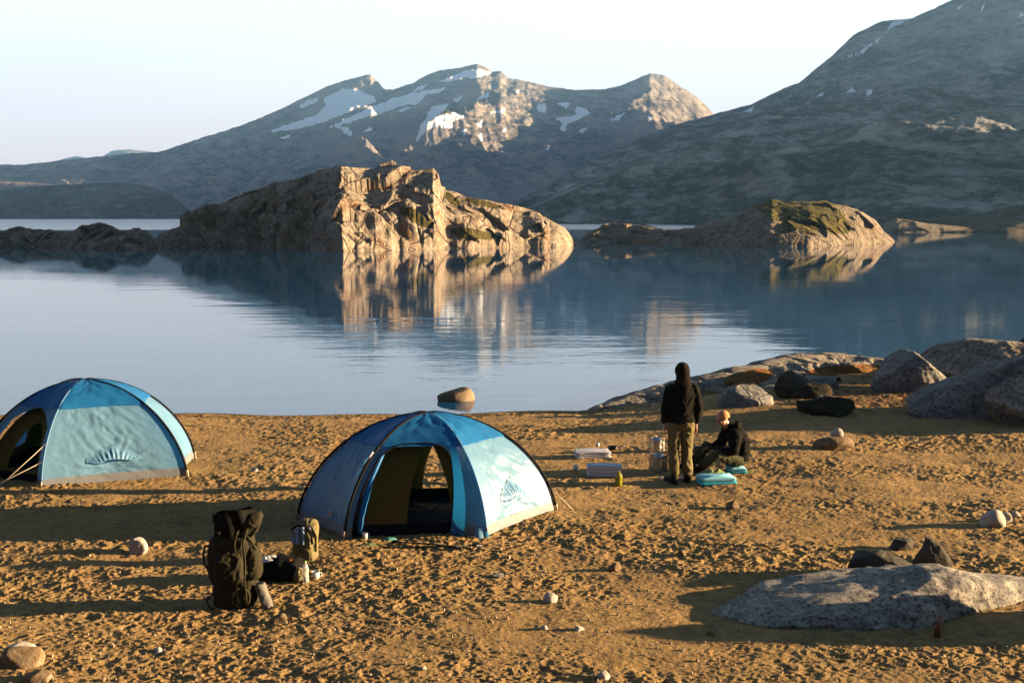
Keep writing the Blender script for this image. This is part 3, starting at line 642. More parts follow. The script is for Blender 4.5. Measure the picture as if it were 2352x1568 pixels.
for i in range(900):
    xx = rw.uniform(-13, 3.2); yy = float(shore_y(xx))-(1.5 if rw.rand() < .6 else .75)+.35*float(perlin(np.array([xx*.9]), np.array([3.]))[0])+rw.normal()*.07
    zz = float(ground0(xx, yy))+float(detail(np.array([xx]), np.array([yy]))[0])+.006; a = rw.uniform(-.6, .6); l = rw.uniform(.03, .12)
    wm.tube([(xx, yy, zz), (xx+l*.5*math.cos(a), yy+l*.5*math.sin(a), zz+rw.uniform(0, .02)), (xx+l*math.cos(a+.5), yy+l*math.sin(a+.5), zz)], [.005, .008, .003], 4, .6)
tag(wm.build('dried_weed', m_cloth('dried_weed_stems', (.05, .03, .015), .9), None), 'thin line of dark dried weed washed up along the waterline', 'weed', kind='stuff')
# scattered pebbles
rg = np.random.RandomState(5); vs = []; fs = []
for i in range(1500):
    yy = 1/rg.uniform(1/22., 1/7.8); xx = rg.uniform(-.56, .56)*yy
    if xx > 3 and yy > 17.5: continue
    r = rg.uniform(.005, .016)*(1+.5*(rg.rand() > .93)); zz = float(ground0(xx, yy)); b = len(vs)
    e = rg.uniform(.6, 1.3, 3)*r; an = rg.uniform(0, 6)
    zz += 0.004
    for k in range(6):
        a_ = an+k*math.pi/3; vs.append((xx+e[0]*math.cos(a_)*rg.uniform(.8, 1.1), yy+e[1]*math.sin(a_)*rg.uniform(.8, 1.1), zz-.01))
    for k in range(6):
        a_ = an+k*math.pi/3; vs.append((xx+e[0]*.75*math.cos(a_), yy+e[1]*.75*math.sin(a_), zz+e[2]*.9))
    vs.append((xx, yy, zz+e[2]*1.15))
    for k in range(6):
        j = (k+1) % 6; fs.append((b+k, b+j, b+6+j, b+6+k)); fs.append((b+6+k, b+6+j, b+12))
vv = np.array(vs).reshape(-1, 3); dd = detail(vv[:, 0], vv[:, 1]); dd = np.repeat(dd.reshape(-1, 13).mean(1), 13); vv[:, 2] += dd
me = bpy.data.meshes.new('pebbles'); me.from_pydata(vv.tolist(), [], fs); me.update()
t = NT('pebble'); ri = t.noise(7.3, 2); pm = t.done(t.ramp(ri, [(.3, (.08, .055, .035)), (.45, (.18, .13, .08)), (.6, (.22, .17, .12)), (.75, (.1, .08, .05))]), .85)
tag(link('pebbles', me, pm), 'small loose pebbles scattered over the sand', 'pebbles', kind='stuff')
exec_after = []
# ------------------------------------------------------------------ tents
def tent(origin, rz, ang, rad, Ht, door, vents, label, group, cut_hi=.60, cap_phi=1.02, back_open=None, inner=True, seed=0, hole=None, patch=None):
    T = thing('dome_tent', origin, rz, label, 'tent', group)
    n = len(ang); A = [R(a) for a in ang]
    def pole(i, ph, k=1.):
        i %= n; r = rad[i]*np.cos(ph)*k; return np.stack([r*np.cos(A[i])+0*ph, r*np.sin(A[i])+0*ph, Ht*k*np.sin(ph)**1.2], -1)
    def surf(i, u, ph, k=1., sag=.045, out=0.):
        a = pole(i, ph, k); b = pole(i+1, ph, k); P = a*(1-u)[..., None]+b*u[..., None]
        s = 1-sag*4*u*(1-u)*(.5+.5*np.cos(ph)); P[..., 0] *= s+out; P[..., 1] *= s+out
        # straight chord bulges a little at the foot so the base reads round
        return P
    def panel(i, ph0, ph1, name, mat, k=1., nu=70, nv=70, mask=None, wr=.006, sag=.045, out=0., par=T, vent=None):
        u, v = np.meshgrid(np.linspace(0, 1, nu), np.linspace(ph0, ph1, nv)); P = surf(i, u, v, k, sag, out)
        d = perlin(u*7+i*3+seed, v*9+u*5, None, 5)*1.2+fbm(u*14+v*9, v*5-u*4, None, 3, 9+i, .5, True)
        if vent:
            uu, vv = (u-vent[0])*2.0, (v-vent[1]+.10)*1.5; rr = np.hypot(uu, vv)+1e-3; th = np.arctan2(vv, uu)
            d = d+1.5*np.cos(th*15+6*perlin(th*3, rr*2))*np.exp(-(rr/.55)**2)*sstep(.05, .25, rr)*(.4+.6*(np.sin(th) > -.2))*(.6+.9*perlin(th*2.3, rr*.7+seed))
            d = d-3.*np.exp(-(rr/.3)**2)
        ed = np.sin(np.pi*u)**.5*np.clip((v+.05)*6, 0, 1)
        P = P+(P/np.linalg.norm(P, axis=-1, keepdims=True))*(wr*d*ed)[..., None]
        m = None
        if mask is not None:
            uc = (u[:-1, :-1]+u[1:, 1:])/2; vc = (v[:-1, :-1]+v[1:, 1:])/2; m = mask(uc, vc)
        return link(name, grid_mesh(name, P, m), mat, par)
    for i in range(n):
        mk = None; nu, nv = 70, 70
        if i == door[0]:
            mk = lambda u, v: ~door[1](u, v); nu, nv = 160, 160
        if back_open and i == back_open[0]:
            mk = lambda u, v: ~back_open[1](u, v); nu, nv = 120, 120
        vt = vents.get(i)
        fl = panel(i, .135, cap_phi, 'fly_panel', N_fly, 1., nu, nv, mk, .011 if i != door[0] else .004, vent=vt)
        if mk is None: panel(i, 0.0, .137, 'skirt', N_skirt, 1.003, 60, 12, None, .006)
        else:
            panel(i, 0.0, .137, 'skirt', N_skirt, 1.003, 90, 12, lambda u, v: mk(u, v) & (u < .5), .006)
            panel(i, 0.0, .137, 'skirt', N_skirt, 1.003, 90, 12, lambda u, v: mk(u, v) & (u >= .5), .006)
        if vt:
            # hooded vent: pleated bulge above a dark slit, a sub-part of its panel
            u0, p0 = vt; nr, na = 24, 90
            rr, aa = np.meshgrid(np.linspace(0, 1, nr), np.linspace(.0, math.pi, na))
            uu = u0+.19*rr*np.cos(aa)*(1+.08*np.sin(aa*5)); pp = p0+.15*rr*np.sin(aa)*(1+.12*np.sin(aa*9+1))-.03*np.cos(aa)**2*rr
            P = surf(i, uu, np.clip(pp, .14, 1.5)); c0 = P.mean((0, 1)); nrm = np.array([c0[0], c0[1], .25]); nrm /= np.linalg.norm(nrm)
            hgt = (.045*np.sin(np.pi*np.clip(1-rr, 0, 1)**.7*.5)**1+.007*np.cos((uu-u0)/(.35+(pp-p0)*1.5)*70+3*perlin(uu*9, pp*5))*np.sin(np.pi*rr)**.7)*(1-rr**3)+.004
            P = P+nrm*hgt[..., None]
            link('vent_hood', grid_mesh('vent_hood', P), N_fly, fl)
            a = np.linspace(0, 1, 24); q = surf(i, u0-.18+.36*a, p0-.015-.02*np.sin(a*6)+0*a)+nrm*.014
            MB().tube([tuple(w) for w in q], .009, 6, .6).build('vent_slit', N_cap, fl)
    # crumpled royal-blue cap over the pole crossing
    cap = np.linspace(0, 1, 26); PP = []
    for i in range(n):
        u, v = np.meshgrid(np.linspace(0, 1, 20)[:-1], np.linspace(cap_phi-.10, math.pi/2-.004, 34)); Pq = surf(i, u, v, 1.014, .05)
        w = perlin(u*4+i*5, v*7, None, 61+seed)*.022+fbm(u*7+i, v*10, None, 3, 5, .5, True)*.014
        Pq[..., 2] += w*np.cos(v)**.3; PP.append(Pq)
    PP = np.concatenate(PP+[PP[0][:, :1]], 1); link('top_cap', grid_mesh('top_cap', PP), N_cap, T)
    # pole sleeves: dark arcs, with bare alloy pole feet
    for i in range(n):
        ph = np.linspace(.10, math.pi/2, 40); q = pole(i, ph, 1.012)
        sl = MB().tube([tuple(w) for w in q], [.020 if i != 2 else .010]*39+[.012], 8, .8).build('pole_sleeve', K_black if i != 2 else N_fly, T)
        ph = np.linspace(-.0, .11, 6); q = pole(i, np.maximum(ph, .0), 1.02)
        pf = [tuple(w) for w in q]; MB().tube([(pf[0][0]*1.01, pf[0][1]*1.01, -.03)]+pf, .013, 8).build('pole_foot', K_pole, T)
    if inner:
        for i in range(n):
            mk = None; nu, nv = 50, 50
            if hole and i == hole[0]:
                mk = lambda u, v: ~hole[1](u, v); nu, nv = 140, 140
            if hole and i == hole[2]:
                mk = lambda u, v: ~hole[3](u, v); nu, nv = 140, 140
            panel(i, .16, 1.5, 'inner_panel', N_inner, .90, nu, nv, mk, .008, .02)
            panel(i, .0, .17, 'inner_floor_wall', N_floor, .90, 40, 8, None, .002, .02)
        pts = [tuple(pole(i, np.array(0.), .9)) for i in range(n)]
        MB().add([(0, 0, .012)]+[(q[0], q[1], .012) for q in pts], [(0, 1+i, 1+(i+1) % n) for i in range(n)]).build('groundsheet', N_floor, T, False)
    return T, surf, pole
ga = G(975, 1205); oa = Vector((-1.10, 14.0, float(ground0(-1.1, 14.0))))
angA = [187, 228, 310, 367, 408, 490]; radA = [1.68, 1.40, 1.22, 1.68, 1.40, 1.22]
top_at = lambda u: .86+.16*np.sin(np.pi*np.clip((u-.0)/.8, 0, 1))
def doorA(u, v):
    # opening: from just right of the left pole to three quarters across; arched top
    l = .05+.04*(v/.95)**2; r = .74+.12*v+.0*u
    return (u > l) & (u < r) & (v < .96-.25*np.clip(np.abs(u-.46)/.42, 0, 1)**5)
def arch(cu, w, v0, v1, p=2.5):
    return lambda u, v: (v > v0) & (v < v1) & (np.abs(u-cu) < w*np.clip(1-((v-v0)/(v1-v0))**p, 0, 1)**.5)
TA, sA, pA = tent(oa, 0, angA, radA, 1.36, (1, doorA), {2: (.50, .33)}, 'blue dome tent pitched in the middle of the beach with open door', 'blue dome tents',
   back_open=(4, arch(.38, .28, .0, .85)), hole=(1, arch(.60, .19, .16, 1.1, 2.), 4, arch(.38, .26, .18, .9, 2.)))
# door frame tape and door flap, porch corner flap
def rim(par, surf, i, pts, r, mat, name, k=.012):
    q = [surf(i, np.array(a), np.array(b))*(1+k) for a, b in pts]; MB().tube([tuple(w) for w in q], r, 7, .5).build(name, mat, par)
vv_ = np.linspace(.02, .9, 24)
L1 = [(.05+.04*(v/.95)**2, v) for v in vv_ if v < .84]
top = [(a, .96-.25*min(1, abs(a-.46)/.42)**5) for a in np.linspace(.10, .82, 30)]
R1 = [(.74+.12*v, v) for v in np.linspace(.80, .02, 16)]
rim(TA, sA, 1, L1+top+R1, .016, K_black, 'door_zip')
# blue band right of the door opening, bowed outwards
u, v = np.meshgrid(np.linspace(0, 1, 12), np.linspace(.0, .99, 50)); Pq = sA(1, .74+.12*v+(u*.10)*(1-.3*v), v)
outw = (.09*np.sin(np.pi*np.clip(v/1.0, 0, 1))*(.4+.6*u)+.015); Pq[..., 1] -= outw; Pq[..., 0] += outw*.1
link('door_flap', grid_mesh('door_flap', Pq), N_cap, TA)
Pf = np.array([[[.72, -.95, .0], [.60, -1.02, .0]], [[.74, -.90, .22], [.55, -1.0, .16]]])
c0 = sA(2, np.array(.0), np.array(.14)); c1 = sA(1, np.array(.93), np.array(.14)); 
uu = np.linspace(0, 1, 10); fl = np.zeros((10, 8, 3))
for a_ in range(10):
    for b_ in range(8):
        s1, s2 = a_/9, b_/7; base = np.array(c1)*(1-s1)+np.array(c0)*s1; fl[a_, b_] = base+np.array([.05*s2*s1, -.10*s2-.03*math.sin(s1*6)*s2, -base[2]*s2*.96])
link('corner_flap', grid_mesh('corner_flap', fl), N_fly, TA)
# rolled door fabric hanging at the left pole inside the door
MB().tube([tuple(sA(1, np.array(.075), np.array(v))*np.array([.965, .965, 1])) for v in np.linspace(.05, .85, 14)], [.025, .035, .04, .032, .038, .035, .04, .036, .035, .03, .03, .03, .025, .02], 9).build('rolled_door', N_cap, TA)
# tie-back toggle, emblem patch
q = sA(1, np.array(.0), np.array(.86))*1.03; MB().tube([tuple(q+np.array([-.10, -.05, -.16])), tuple(q+np.array([-.05, -.04, -.08])), tuple(q)], .012, 6).build('toggle_cord', K_white, TA)
def onp(surf, i, u0, p0, du, dp, k):
    a = surf(i, np.array([[u0, u0+du], [u0, u0+du]]), np.array([[p0, p0], [p0+dp, p0+dp]])); return a*k
link('label_patch', grid_mesh('label_patch', onp(sA, 0, .52, .185, .07, .05, 1.012)), K_white, TA)
link('emblem', grid_mesh('emblem', onp(sA, 0, .54, .195, .03, .028, 1.016)), K_red, bpy.data.objects['label_patch'])
# left tent
ob = Vector((-6.74, 17.0, float(ground0(-6.74, 17.0))))
angB = [145, 207, 263, 342, 385, 443]; radB = [1.8, 1.62, 1.36, 1.80, 1.62, 1.36]
def doorB(u, v): return (u > .10) & (u < .92) & (v < .92-.3*np.abs(u-.5)**2*4)
TB, sB, pB = tent(ob, 0, angB, radB, 1.40, (1, doorB), {2: (.50, .30)}, 'light blue dome tent at the left edge, nearest the water', 'blue dome tents', seed=7,
   hole=(1, arch(.55, .25, .2, .8), 0, arch(.5, .28, .3, .75)), back_open=(0, arch(.5, .3, .3, .8)))
for j, (i, ph, e) in enumerate([(2, .55, (-.75, -1.75, 0)), (2, .35, (-.95, -1.6, 0))]):
    q = pB(2, np.array(ph)); MB().tube([tuple(q), e], .006, 5).build('guy_line', K_line, TB)
q = pA(3, np.array(.35)); MB().tube([tuple(q), (q[0]+.35, q[1]+.1, 0)], .005, 5).build('guy_line', K_line, TA)
# ------------------------------------------------------------------ small gear helpers
def cyl(mb, c, r0, r1, h, n=18):
    return mb.loft([(c, (r0, 0, 0), (0, r0, 0)), ((c[0], c[1], c[2]+h), (r1, 0, 0), (0, r1, 0))], n)
def cup(p, r, h, label, group='white camping mugs'):
    t = thing('mug', p, random.random(), label, 'mug', group); mb = MB(); n = 20
    mb.loft([((0, 0, .002), (r*.85, 0, 0), (0, r*.85, 0)), ((0, 0, h), (r, 0, 0), (0, r, 0)), ((0, 0, h), (r*.92, 0, 0), (0, r*.92, 0)), ((0, 0, .008), (r*.78, 0, 0), (0, r*.78, 0))], n)
    mb.build('mug_body', K_cup, t)
    MB().tube([(r*.93, 0, h*.8), (r*1.5, 0, h*.75), (r*1.6, 0, h*.4), (r*.9, 0, h*.25)], .005, 6).build('mug_handle', K_cup, t); return t
def bottle(p, r, h, mat, capm, label, cap=True):
    t = thing('bottle', p, 0, label, 'bottle'); pr = [(0, .9), (.03, 1), (.3, 1), (.34, .93), (.4, 1), (.68, 1), (.8, .75), (.88, .42), (.94, .38)]
    MB().loft([((0, 0, h*a+.002), (r*b, 0, 0), (0, r*b, 0)) for a, b in pr], 18).build('bottle_body', mat, t)
    cyl(MB(), (0, 0, h*.93), r*.45, r*.42, h*.07).build('bottle_cap', capm, t); return t
def cloth(name, p, sx, sy, h, mat, seed, label, cat, rz=0, parent=None, fold=.35):
    nx, ny = 46, 40; u, v = np.meshgrid(np.linspace(-1, 1, nx), np.linspace(-1, 1, ny)); r = np.sqrt(u*u+v*v)
    z = h*(np.clip(1-r**2*.6, 0, 1))*(.6+fold*fbm(u*1.6+seed, v*1.6, None, 4, seed, .5, True))
    X_ = u*sx*(1+.15*perlin(u*2+seed, v*2)); Y_ = v*sy*(1+.15*perlin(u*2, v*2+seed)); edge = np.maximum(np.abs(u), np.abs(v)) > .97
    z = np.where(edge, 0, np.maximum(z, .004))
    o = link(name, grid_mesh(name, np.stack([X_, Y_, z], -1)), mat, parent); o.location = p; o.rotation_euler = (0, 0, rz)
    if label: tag(o, label, cat)
    return o
# ------------------------------------------------------------------ big backpack
g = G(540, 1400); bp = thing('backpack', (g.x-.02, g.y+.16, g.z), R(4), 'tall overstuffed olive backpack standing upright on the sand', 'backpack', 'camping packs')
def sec(z, cx, cy, hx, hy, e=3.2, tilt=0): return ((cx, cy, z), (hx, 0, hx*tilt), (0, hy, 0), e)
b = MB().loft([sec(.20, .0, 0, .17, .13), sec(.26, -.02, 0, .225, .16), sec(.4, -.03, 0, .235, .17), sec(.58, -.03, 0, .225, .165), sec(.68, -.025, 0, .205, .155), sec(.73, -.02, 0, .18, .14)], 40)
organic(b, 'pack_body', K_pack, bp, .010, 2, .020, 9, 3, (1, 1, .6))
b = MB().loft([sec(-.02, .0, 0, .18, .13), sec(.03, .0, 0, .215, .155), sec(.14, 0, 0, .225, .16), sec(.22, -.01, 0, .21, .15), sec(.26, -.01, 0, .16, .12)], 36)
organic(b, 'lower_compartment', K_pack, bp, .010, 2, .020, 10, 6)
# open collar: double-walled ring leaning right
n = 60; ring = np.linspace(0, 2*np.pi, n); hz = np.linspace(0, 1, 24); RR, HH = np.meshgrid(ring, np.concatenate([hz, 1-hz*.8])); inn = np.repeat(np.concatenate([np.zeros(24), np.ones(24)]), n).reshape(48, n)
k = 1-.06*inn; wr_ = .012*np.sin(RR*7+HH*3)+.012*perlin(RR*2, HH*5)
cx = -.01+.0*HH; rx = (.185+.01*HH+wr_)*k; ry = (.135+.015*HH+wr_)*k
zz = .70+.28*HH+.035*np.sin(RR+2.4)*HH+.012*np.sin(RR*3)*HH
link('collar', grid_mesh('collar', np.stack([cx+rx*np.cos(RR), ry*np.sin(RR), zz], -1)), K_packd, bp)
# lid hanging off the right of the collar
lid = MB().loft([sec(.80, .13, .0, .09, .12, 2.6), sec(.86, .165, .0, .10, .13, 2.6), sec(.92, .20, 0, .085, .11, 2.6), sec(.95, .21, 0, .05, .07, 2.4)], 26); organic(lid, 'top_lid', K_pack, bp, .011, 2, .016, 10, 9)
for dx, dz in ((.10, .0),): 
    pk = MB().loft([sec(.30, .165, -.03, .075, .11, 2.8), sec(.36, .175, -.03, .085, .12, 2.8), sec(.55, .17, -.03, .08, .115, 2.8), sec(.62, .16, -.02, .06, .09, 2.6)], 28)
    organic(pk, 'side_pocket', K_pack, bp, .010, 1, .020, 12, 12)
pk = MB().loft([sec(.30, -.04, -.17, .12, .05, 3), sec(.34, -.04, -.185, .14, .06, 3), sec(.52, -.04, -.18, .13, .055, 3), sec(.58, -.04, -.17, .10, .03, 3)], 28); organic(pk, 'front_pocket', K_pack, bp, .010, 1, .018, 12, 15)
for x0 in (.03, .115):
    MB().tube([(x0, -.155, .02), (x0+.01, -.19, .14), (x0+.0, -.20, .30), (x0+.01, -.19, .5), (x0-.01, -.165, .68), (x0+.03, -.12, .82)], .010, 6, .25, (0, -1, 0)).build('compression_strap', K_packl, bp)
MB().tube([(.20, -.10, .30), (.235, -.12, .45), (.22, -.11, .6), (.17, -.11, .7), (.10, -.14, .76)], .016, 6, .4, (0, -1, 0)).build('side_strap', K_packl, bp)
MB().tube([(.21, .02, .92), (.26, -.05, .87), (.23, -.10, .80), (.16, -.13, .74)], .02, 7, .4, (0, -1, 0)).build('lid_strap', K_packl, bp)
MB().tube([(-.22, -.05, .64), (-.29, -.06, .63), (-.31, -.06, .55), (-.30, -.05, .44), (-.26, -.04, .36)], .012, 6, .4, (0, -1, 0)).build('shoulder_strap', K_pack, bp)
MB().tube([(-.20, -.12, .16), (-.27, -.14, .10), (-.25, -.15, .03), (-.2, -.16, .01)], .012, 6, .4, (0, -1, 0)).build('dangling_strap', K_packl, bp)
MB().tube([(.07+.085*math.cos(a), -.165, .125+.10*math.sin(a)) for a in np.linspace(1.9, 7.4, 22)], .011, 6, .6, (0, -1, 0)).build('bottom_loop', K_packl, bp)
hb = MB().loft([((.17, -.03, .22), (.05, 0, .01), (0, .05, 0), 3), ((.235, -.06, .24), (.055, 0, 0), (0, .06, 0), 3), ((.28, -.10, .14), (.05, 0, 0), (0, .05, .02), 3), ((.33, -.15, .04), (.055, 0, .0), (0, .045, .03), 3), ((.37, -.18, .01), (.03, 0, 0), (0, .03, .01), 2)], 20)
organic(hb, 'hip_belt', K_pad, bp, .01, 2, .006, 12, 21)
MB().tube([(.37, -.17, .03), (.43, -.20, .025), (.46, -.17, .04)], .008, 6, .5).build('belt_webbing', K_packl, bp)
for q in ((-.04, -.205, .60), (.035, -.17, .74), (-.13, -.16, .79)):
    MB().box((q[0]-.014, q[1]-.01, q[2]-.012), (q[0]+.014, q[1]+.006, q[2]+.012)).build('buckle', K_packl, bp, False, .003)
# low dark bag beside it
g = G(642, 1338); db = thing('duffel_bag', (g.x, g.y+.14, g.z), R(-4), 'low black duffel bag lying open between the big backpack and water bottle', 'bag', 'camping packs')
b = MB().loft([((-.26, 0, .11), (0, .05, 0), (0, 0, .06), 2.6), ((-.22, 0, .12), (0, .13, 0), (0, 0, .115), 2.6), ((0, 0, .12), (0, .15, 0), (0, 0, .125), 2.8), ((.18, 0, .11), (0, .14, 0), (0, 0, .115), 2.8), ((.24, 0, .10), (0, .06, 0), (0, 0, .06), 2.6)], 30)
organic(b, 'bag_body', K_packd, db, .011, 3, .018, 8, 31)
b = MB().loft([((.16, -.06, .07), (0, .08, 0), (0, 0, .07), 2.6), ((.22, -.08, .075), (0, .09, 0), (0, 0, .08), 2.6), ((.27, -.08, .07), (0, .04, 0), (0, 0, .04), 2.6)], 24); organic(b, 'end_pocket', K_ltan, db, .01, 2, .012, 9, 33)
MB().tube([(-.2, -.12, .1), (-.1, -.16, .04), (.05, -.16, .06), (.15, -.14, .14)], .012, 6, .4, (0, -1, 0)).build('carry_strap', K_packd, db)
base_ = Vector(db.location)
cloth('folded_cloth', base_+Vector((-.12, -.02, .215)), .13, .08, .06, K_white, 3, 'bright white cloth lying on the black duffel bag', 'cloth', .1)
cloth('orange_pouch', base_+Vector((.12, -.06, .20)), .06, .05, .05, K_orange, 5, 'small orange pouch on the right end of the duffel bag', 'pouch')
# open khaki rucksack with pale blue cloth
g = G(688, 1308); rs = thing('rucksack', (g.x+.0, g.y+.36, g.z), R(-6), 'open khaki rucksack with pale blue cloth, leaning beside the tent', 'rucksack', 'camping packs')
b = MB().loft([sec(-.01, .0, 0, .11, .10, 2.8), sec(.05, .0, 0, .135, .12, 2.8), sec(.22, .0, .0, .13, .12, 2.8), sec(.34, .0, .02, .14, .11, 2.8), sec(.42, .02, .03, .12, .09, 2.6), sec(.46, .03, .04, .07, .05, 2.4)], 30)
organic(b, 'sack_body', K_ltan, rs, .011, 2, .018, 8, 41, (1.5, 1, .7))
u, v = np.meshgrid(np.linspace(-1, 1, 26), np.linspace(0, 1, 26)); Pz = .22+.19*v; Px_ = -.01+u*(.095+.02*v)+.0*v-.02*(1-v); Py_ = -.135+.035*u*u+.05*v+.014*np.sin(u*9+v*4)+.008*perlin(u*4, v*4)
link('inner_cloth', grid_mesh('inner_cloth', np.stack([Px_, Py_, Pz], -1)), K_lblue, rs)
MB().tube([(-.125, -.10, .38), (-.05, -.13, .44), (.04, -.12, .43), (.10, -.10, .34), (.115, -.11, .22)], .014, 7, .6, (0, -1, 0)).build('opening_rim', K_packd, rs)
MB().tube([(.10, -.09, .42), (.145, -.06, .30), (.14, -.06, .12)], .012, 6, .5, (0, -1, 0)).build('pack_strap', K_packl, rs)
g = G(701, 1341); bottle((g.x, g.y+.03, g.z), .033, .245, K_clear, K_lime, 'clear water bottle with lime cap next to the mug')
g = G(722, 1332); cup((g.x+.01, g.y+.04, g.z), .043, .085, 'white mug on the sand next to the clear water bottle')
# things in the tent porch
g = G(838, 1240); cup((g.x, g.y+.03, g.z), .038, .085, 'white mug in the open porch of the middle tent')
g = G(846, 1218); cloth('paper_tissue', (g.x, g.y, g.z), .07, .05, .07, K_white, 8, 'crumpled white tissue behind the mug in the tent porch', 'tissue')
g = G(848, 1252); cloth('food_packet', (g.x, g.y, g.z), .12, .05, .035, K_green, 11, 'green foil food packet lying at the front of the tent porch', 'packet', .1)
g = G(897, 1238); cloth('food_packet', (g.x, g.y, g.z), .07, .05, .04, m_cloth('teal_wrap', (.12, .35, .3), .4, .3), 12, 'small teal food packet in the middle of the tent porch', 'packet', .4)
for (a, b_, c_, d_, lab) in ((880, 1262, 1108, 1256, 'long thin black trekking pole lying before the tent door'), (902, 1250, 1060, 1262, 'shorter black trekking pole lying across the long one')):
    p0, p1 = G(a, b_), G(c_, d_); t = thing('trekking_pole', p0, 0, lab, 'pole', 'trekking poles'); e = p1-p0
    z_ = .02 if 'long thin' in lab else .035
    MB().tube([(0, 0, z_), (e.x*.5, e.y*.5, z_+.004), (e.x, e.y, e.z+z_)], .009, 8).build('shaft', K_pan, t)
    MB().tube([(0, 0, z_), (e.x*.1, e.y*.1, z_+.01)], .018, 8).build('grip', K_sole, t)
    MB().tube([(e.x*.93, e.y*.93, e.z+z_-.005), (e.x*.945, e.y*.945, e.z+z_-.005)], .03, 10).build('basket', K_pan, t)
# ------------------------------------------------------------------ cooking place
def foldmat(px, py, wpx, dep, layers, hl, rz, mat, edgem, label, dimple=True, cant=0.):
    g = G(px, py); k = mpp(g); w = wpx*k/2; t = thing('foam_mat', (g.x, g.y+dep/2, g.z+.0), rz, label, 'mat', 'folded foam mats')
    for i in range(layers):
        nu, nv = 90, 40; u, v = np.meshgrid(np.linspace(-1, 1, nu), np.linspace(-1, 1, nv)); z0 = i*hl+.004
        wav = (.010*np.maximum(0, np.sin(u*w/.022*math.pi))*np.maximum(0, np.sin(v*dep/.044*math.pi))) if dimple else 0*u
        tp = np.stack([u*w*(1-.045*(i % 2)), v*dep/2*(1-.02*(i % 2)), z0+hl*.88+wav*(np.abs(u) < .97)*(np.abs(v) < .95)+cant*u+.006*np.sin(u*2+i)], -1)
        # ribbed sides
        ang = np.linspace(0, 2*np.pi, 240); e = 18.
        cxx = np.sign(np.cos(ang))*np.abs(np.cos(ang))**(2/e)*w*(1-.045*(i % 2)); cyy = np.sign(np.sin(ang))*np.abs(np.sin(ang))**(2/e)*dep/2*(1-.02*(i % 2))
        rib = (1+.012*np.sin(cxx/.016*math.pi)) if dimple else 1
        rows_ = []
        for zz, sc in ((0, .97), (.15, 1.), (.72, 1.), (.88, .97)): rows_.append(np.stack([cxx*sc, cyy*sc*rib, z0+hl*zz+cant*cxx/w+.006*np.sin(cxx/w*2+i)*0], -1))
        rows_.append(np.stack([cxx*0, cyy*0, z0+hl*.88+cxx*0], -1))
        me = grid_mesh('mat_layer', np.array(rows_)); lay = link('mat_layer', me, mat if i % 2 == 0 or edgem is None else edgem, t)
        if dimple and i == layers-1:
            tp[..., 2] += .003; link('dimpled_top', grid_mesh('dimpled_top', tp), mat, lay)
    return t
foldmat(1362, 1053, 82, .30, 3, .034, R(6), K_foam, None, 'grey dimpled foam mat folded flat, farther of the two from the tent door')
foldmat(1389, 1095, 82, .22, 3, .055, R(-1), K_foam, None, 'thicker grey dimpled foam mat folded up behind the yellow-green bottle')
foldmat(1649, 1115, 88, .34, 2, .055, R(7), K_turq, K_turq2, 'turquoise foam mat lying folded in front of the seated camper', False)
foldmat(1695, 1088, 40, .34, 2, .04, R(4), K_turq, K_turq2, 'turquoise foam seat pad under the seated camper', False)
g = G(1322, 1081); cup((g.x, g.y+.02, g.z), .04, .085, 'white mug on the sand left of the folded grey foam mats')
g = G(1373, 1032); cup((g.x, g.y+.05, g.z+.04), .035, .07, 'small white mug half hidden behind the farther grey mat')
g = G(1421, 1116); bottle((g.x, g.y+.03, g.z), .055, .22, K_yel, K_yel, 'squat yellow-green bottle in front of the grey foam mat')
def screen(px, py, wpx, hpx, seed, label):
    g = G(px, py); k = mpp(g); t = thing('camp_stove', (g.x, g.y+.12, g.z), 0, label, 'stove', 'camping stoves with foil windscreens'); r = wpx*k/2; h = hpx*k
    a = np.linspace(-2.9, 1.6, 90); v = np.linspace(0, 1, 16); A_, V_ = np.meshgrid(a, v); zig = .016*np.abs(((A_*3.2) % 2)-1)
    rr = r*.9+zig+.012*perlin(A_*4+seed, V_*4); link('windscreen', grid_mesh('windscreen', np.stack([rr*np.cos(A_), rr*np.sin(A_)*.8, V_*h*(.9+.14*np.sin(A_*3+seed))], -1)), K_foil, t)
    mb = MB(); cyl(mb, (0, 0, .005), r*.4, r*.3, h*.4); mb.build('burner', K_pan, t)
    mb = MB(); mb.loft([((0, 0, h*.5), (r*.5, 0, 0), (0, r*.5, 0)), ((0, 0, h*.95), (r*.52, 0, 0), (0, r*.52, 0)), ((0, 0, h*.95), (r*.48, 0, 0), (0, r*.48, 0)), ((0, 0, h*.55), (r*.46, 0, 0), (0, r*.46, 0))], 22); mb.build('pot', m_plain('alloy_pot', (.7, .68, .66), .3, .9), t)
    MB().tube([(r*.4, -.05, h*.8), (r*1.15, -.12, h*.98)], .008, 6).build('pot_handle', K_red, t); return t
screen(1508, 1038, 44, 32, 3, 'camping stove behind a folded foil windscreen, the one farther away')
screen(1513, 1084, 50, 42, 9, 'camping stove behind a folded foil windscreen beside the standing camper')
def pan(px, py, wpx, label, rz):
    g = G(px, py); r = wpx*mpp(g)/2; t = thing('frying_pan', (g.x, g.y+r*.5, g.z), rz, label, 'pan', 'black pans on the sand')
    MB().loft([((0, 0, .012), (r*.8, 0, 0), (0, r*.8, 0)), ((0, 0, .06), (r, 0, 0), (0, r, 0)), ((0, 0, .06), (r*.95, 0, 0), (0, r*.95, 0)), ((0, 0, .022), (r*.76, 0, 0), (0, r*.76, 0))], 26).build('pan_body', K_pan, t)
    MB().tube([(r*.95, 0, .05), (r*1.5, 0, .06), (r*2.1, 0, .065)], .011, 7, .6).build('pan_handle', K_pan, t)
pan(1408, 1034, 26, 'black frying pan on the sand behind the grey foam mats', 0)
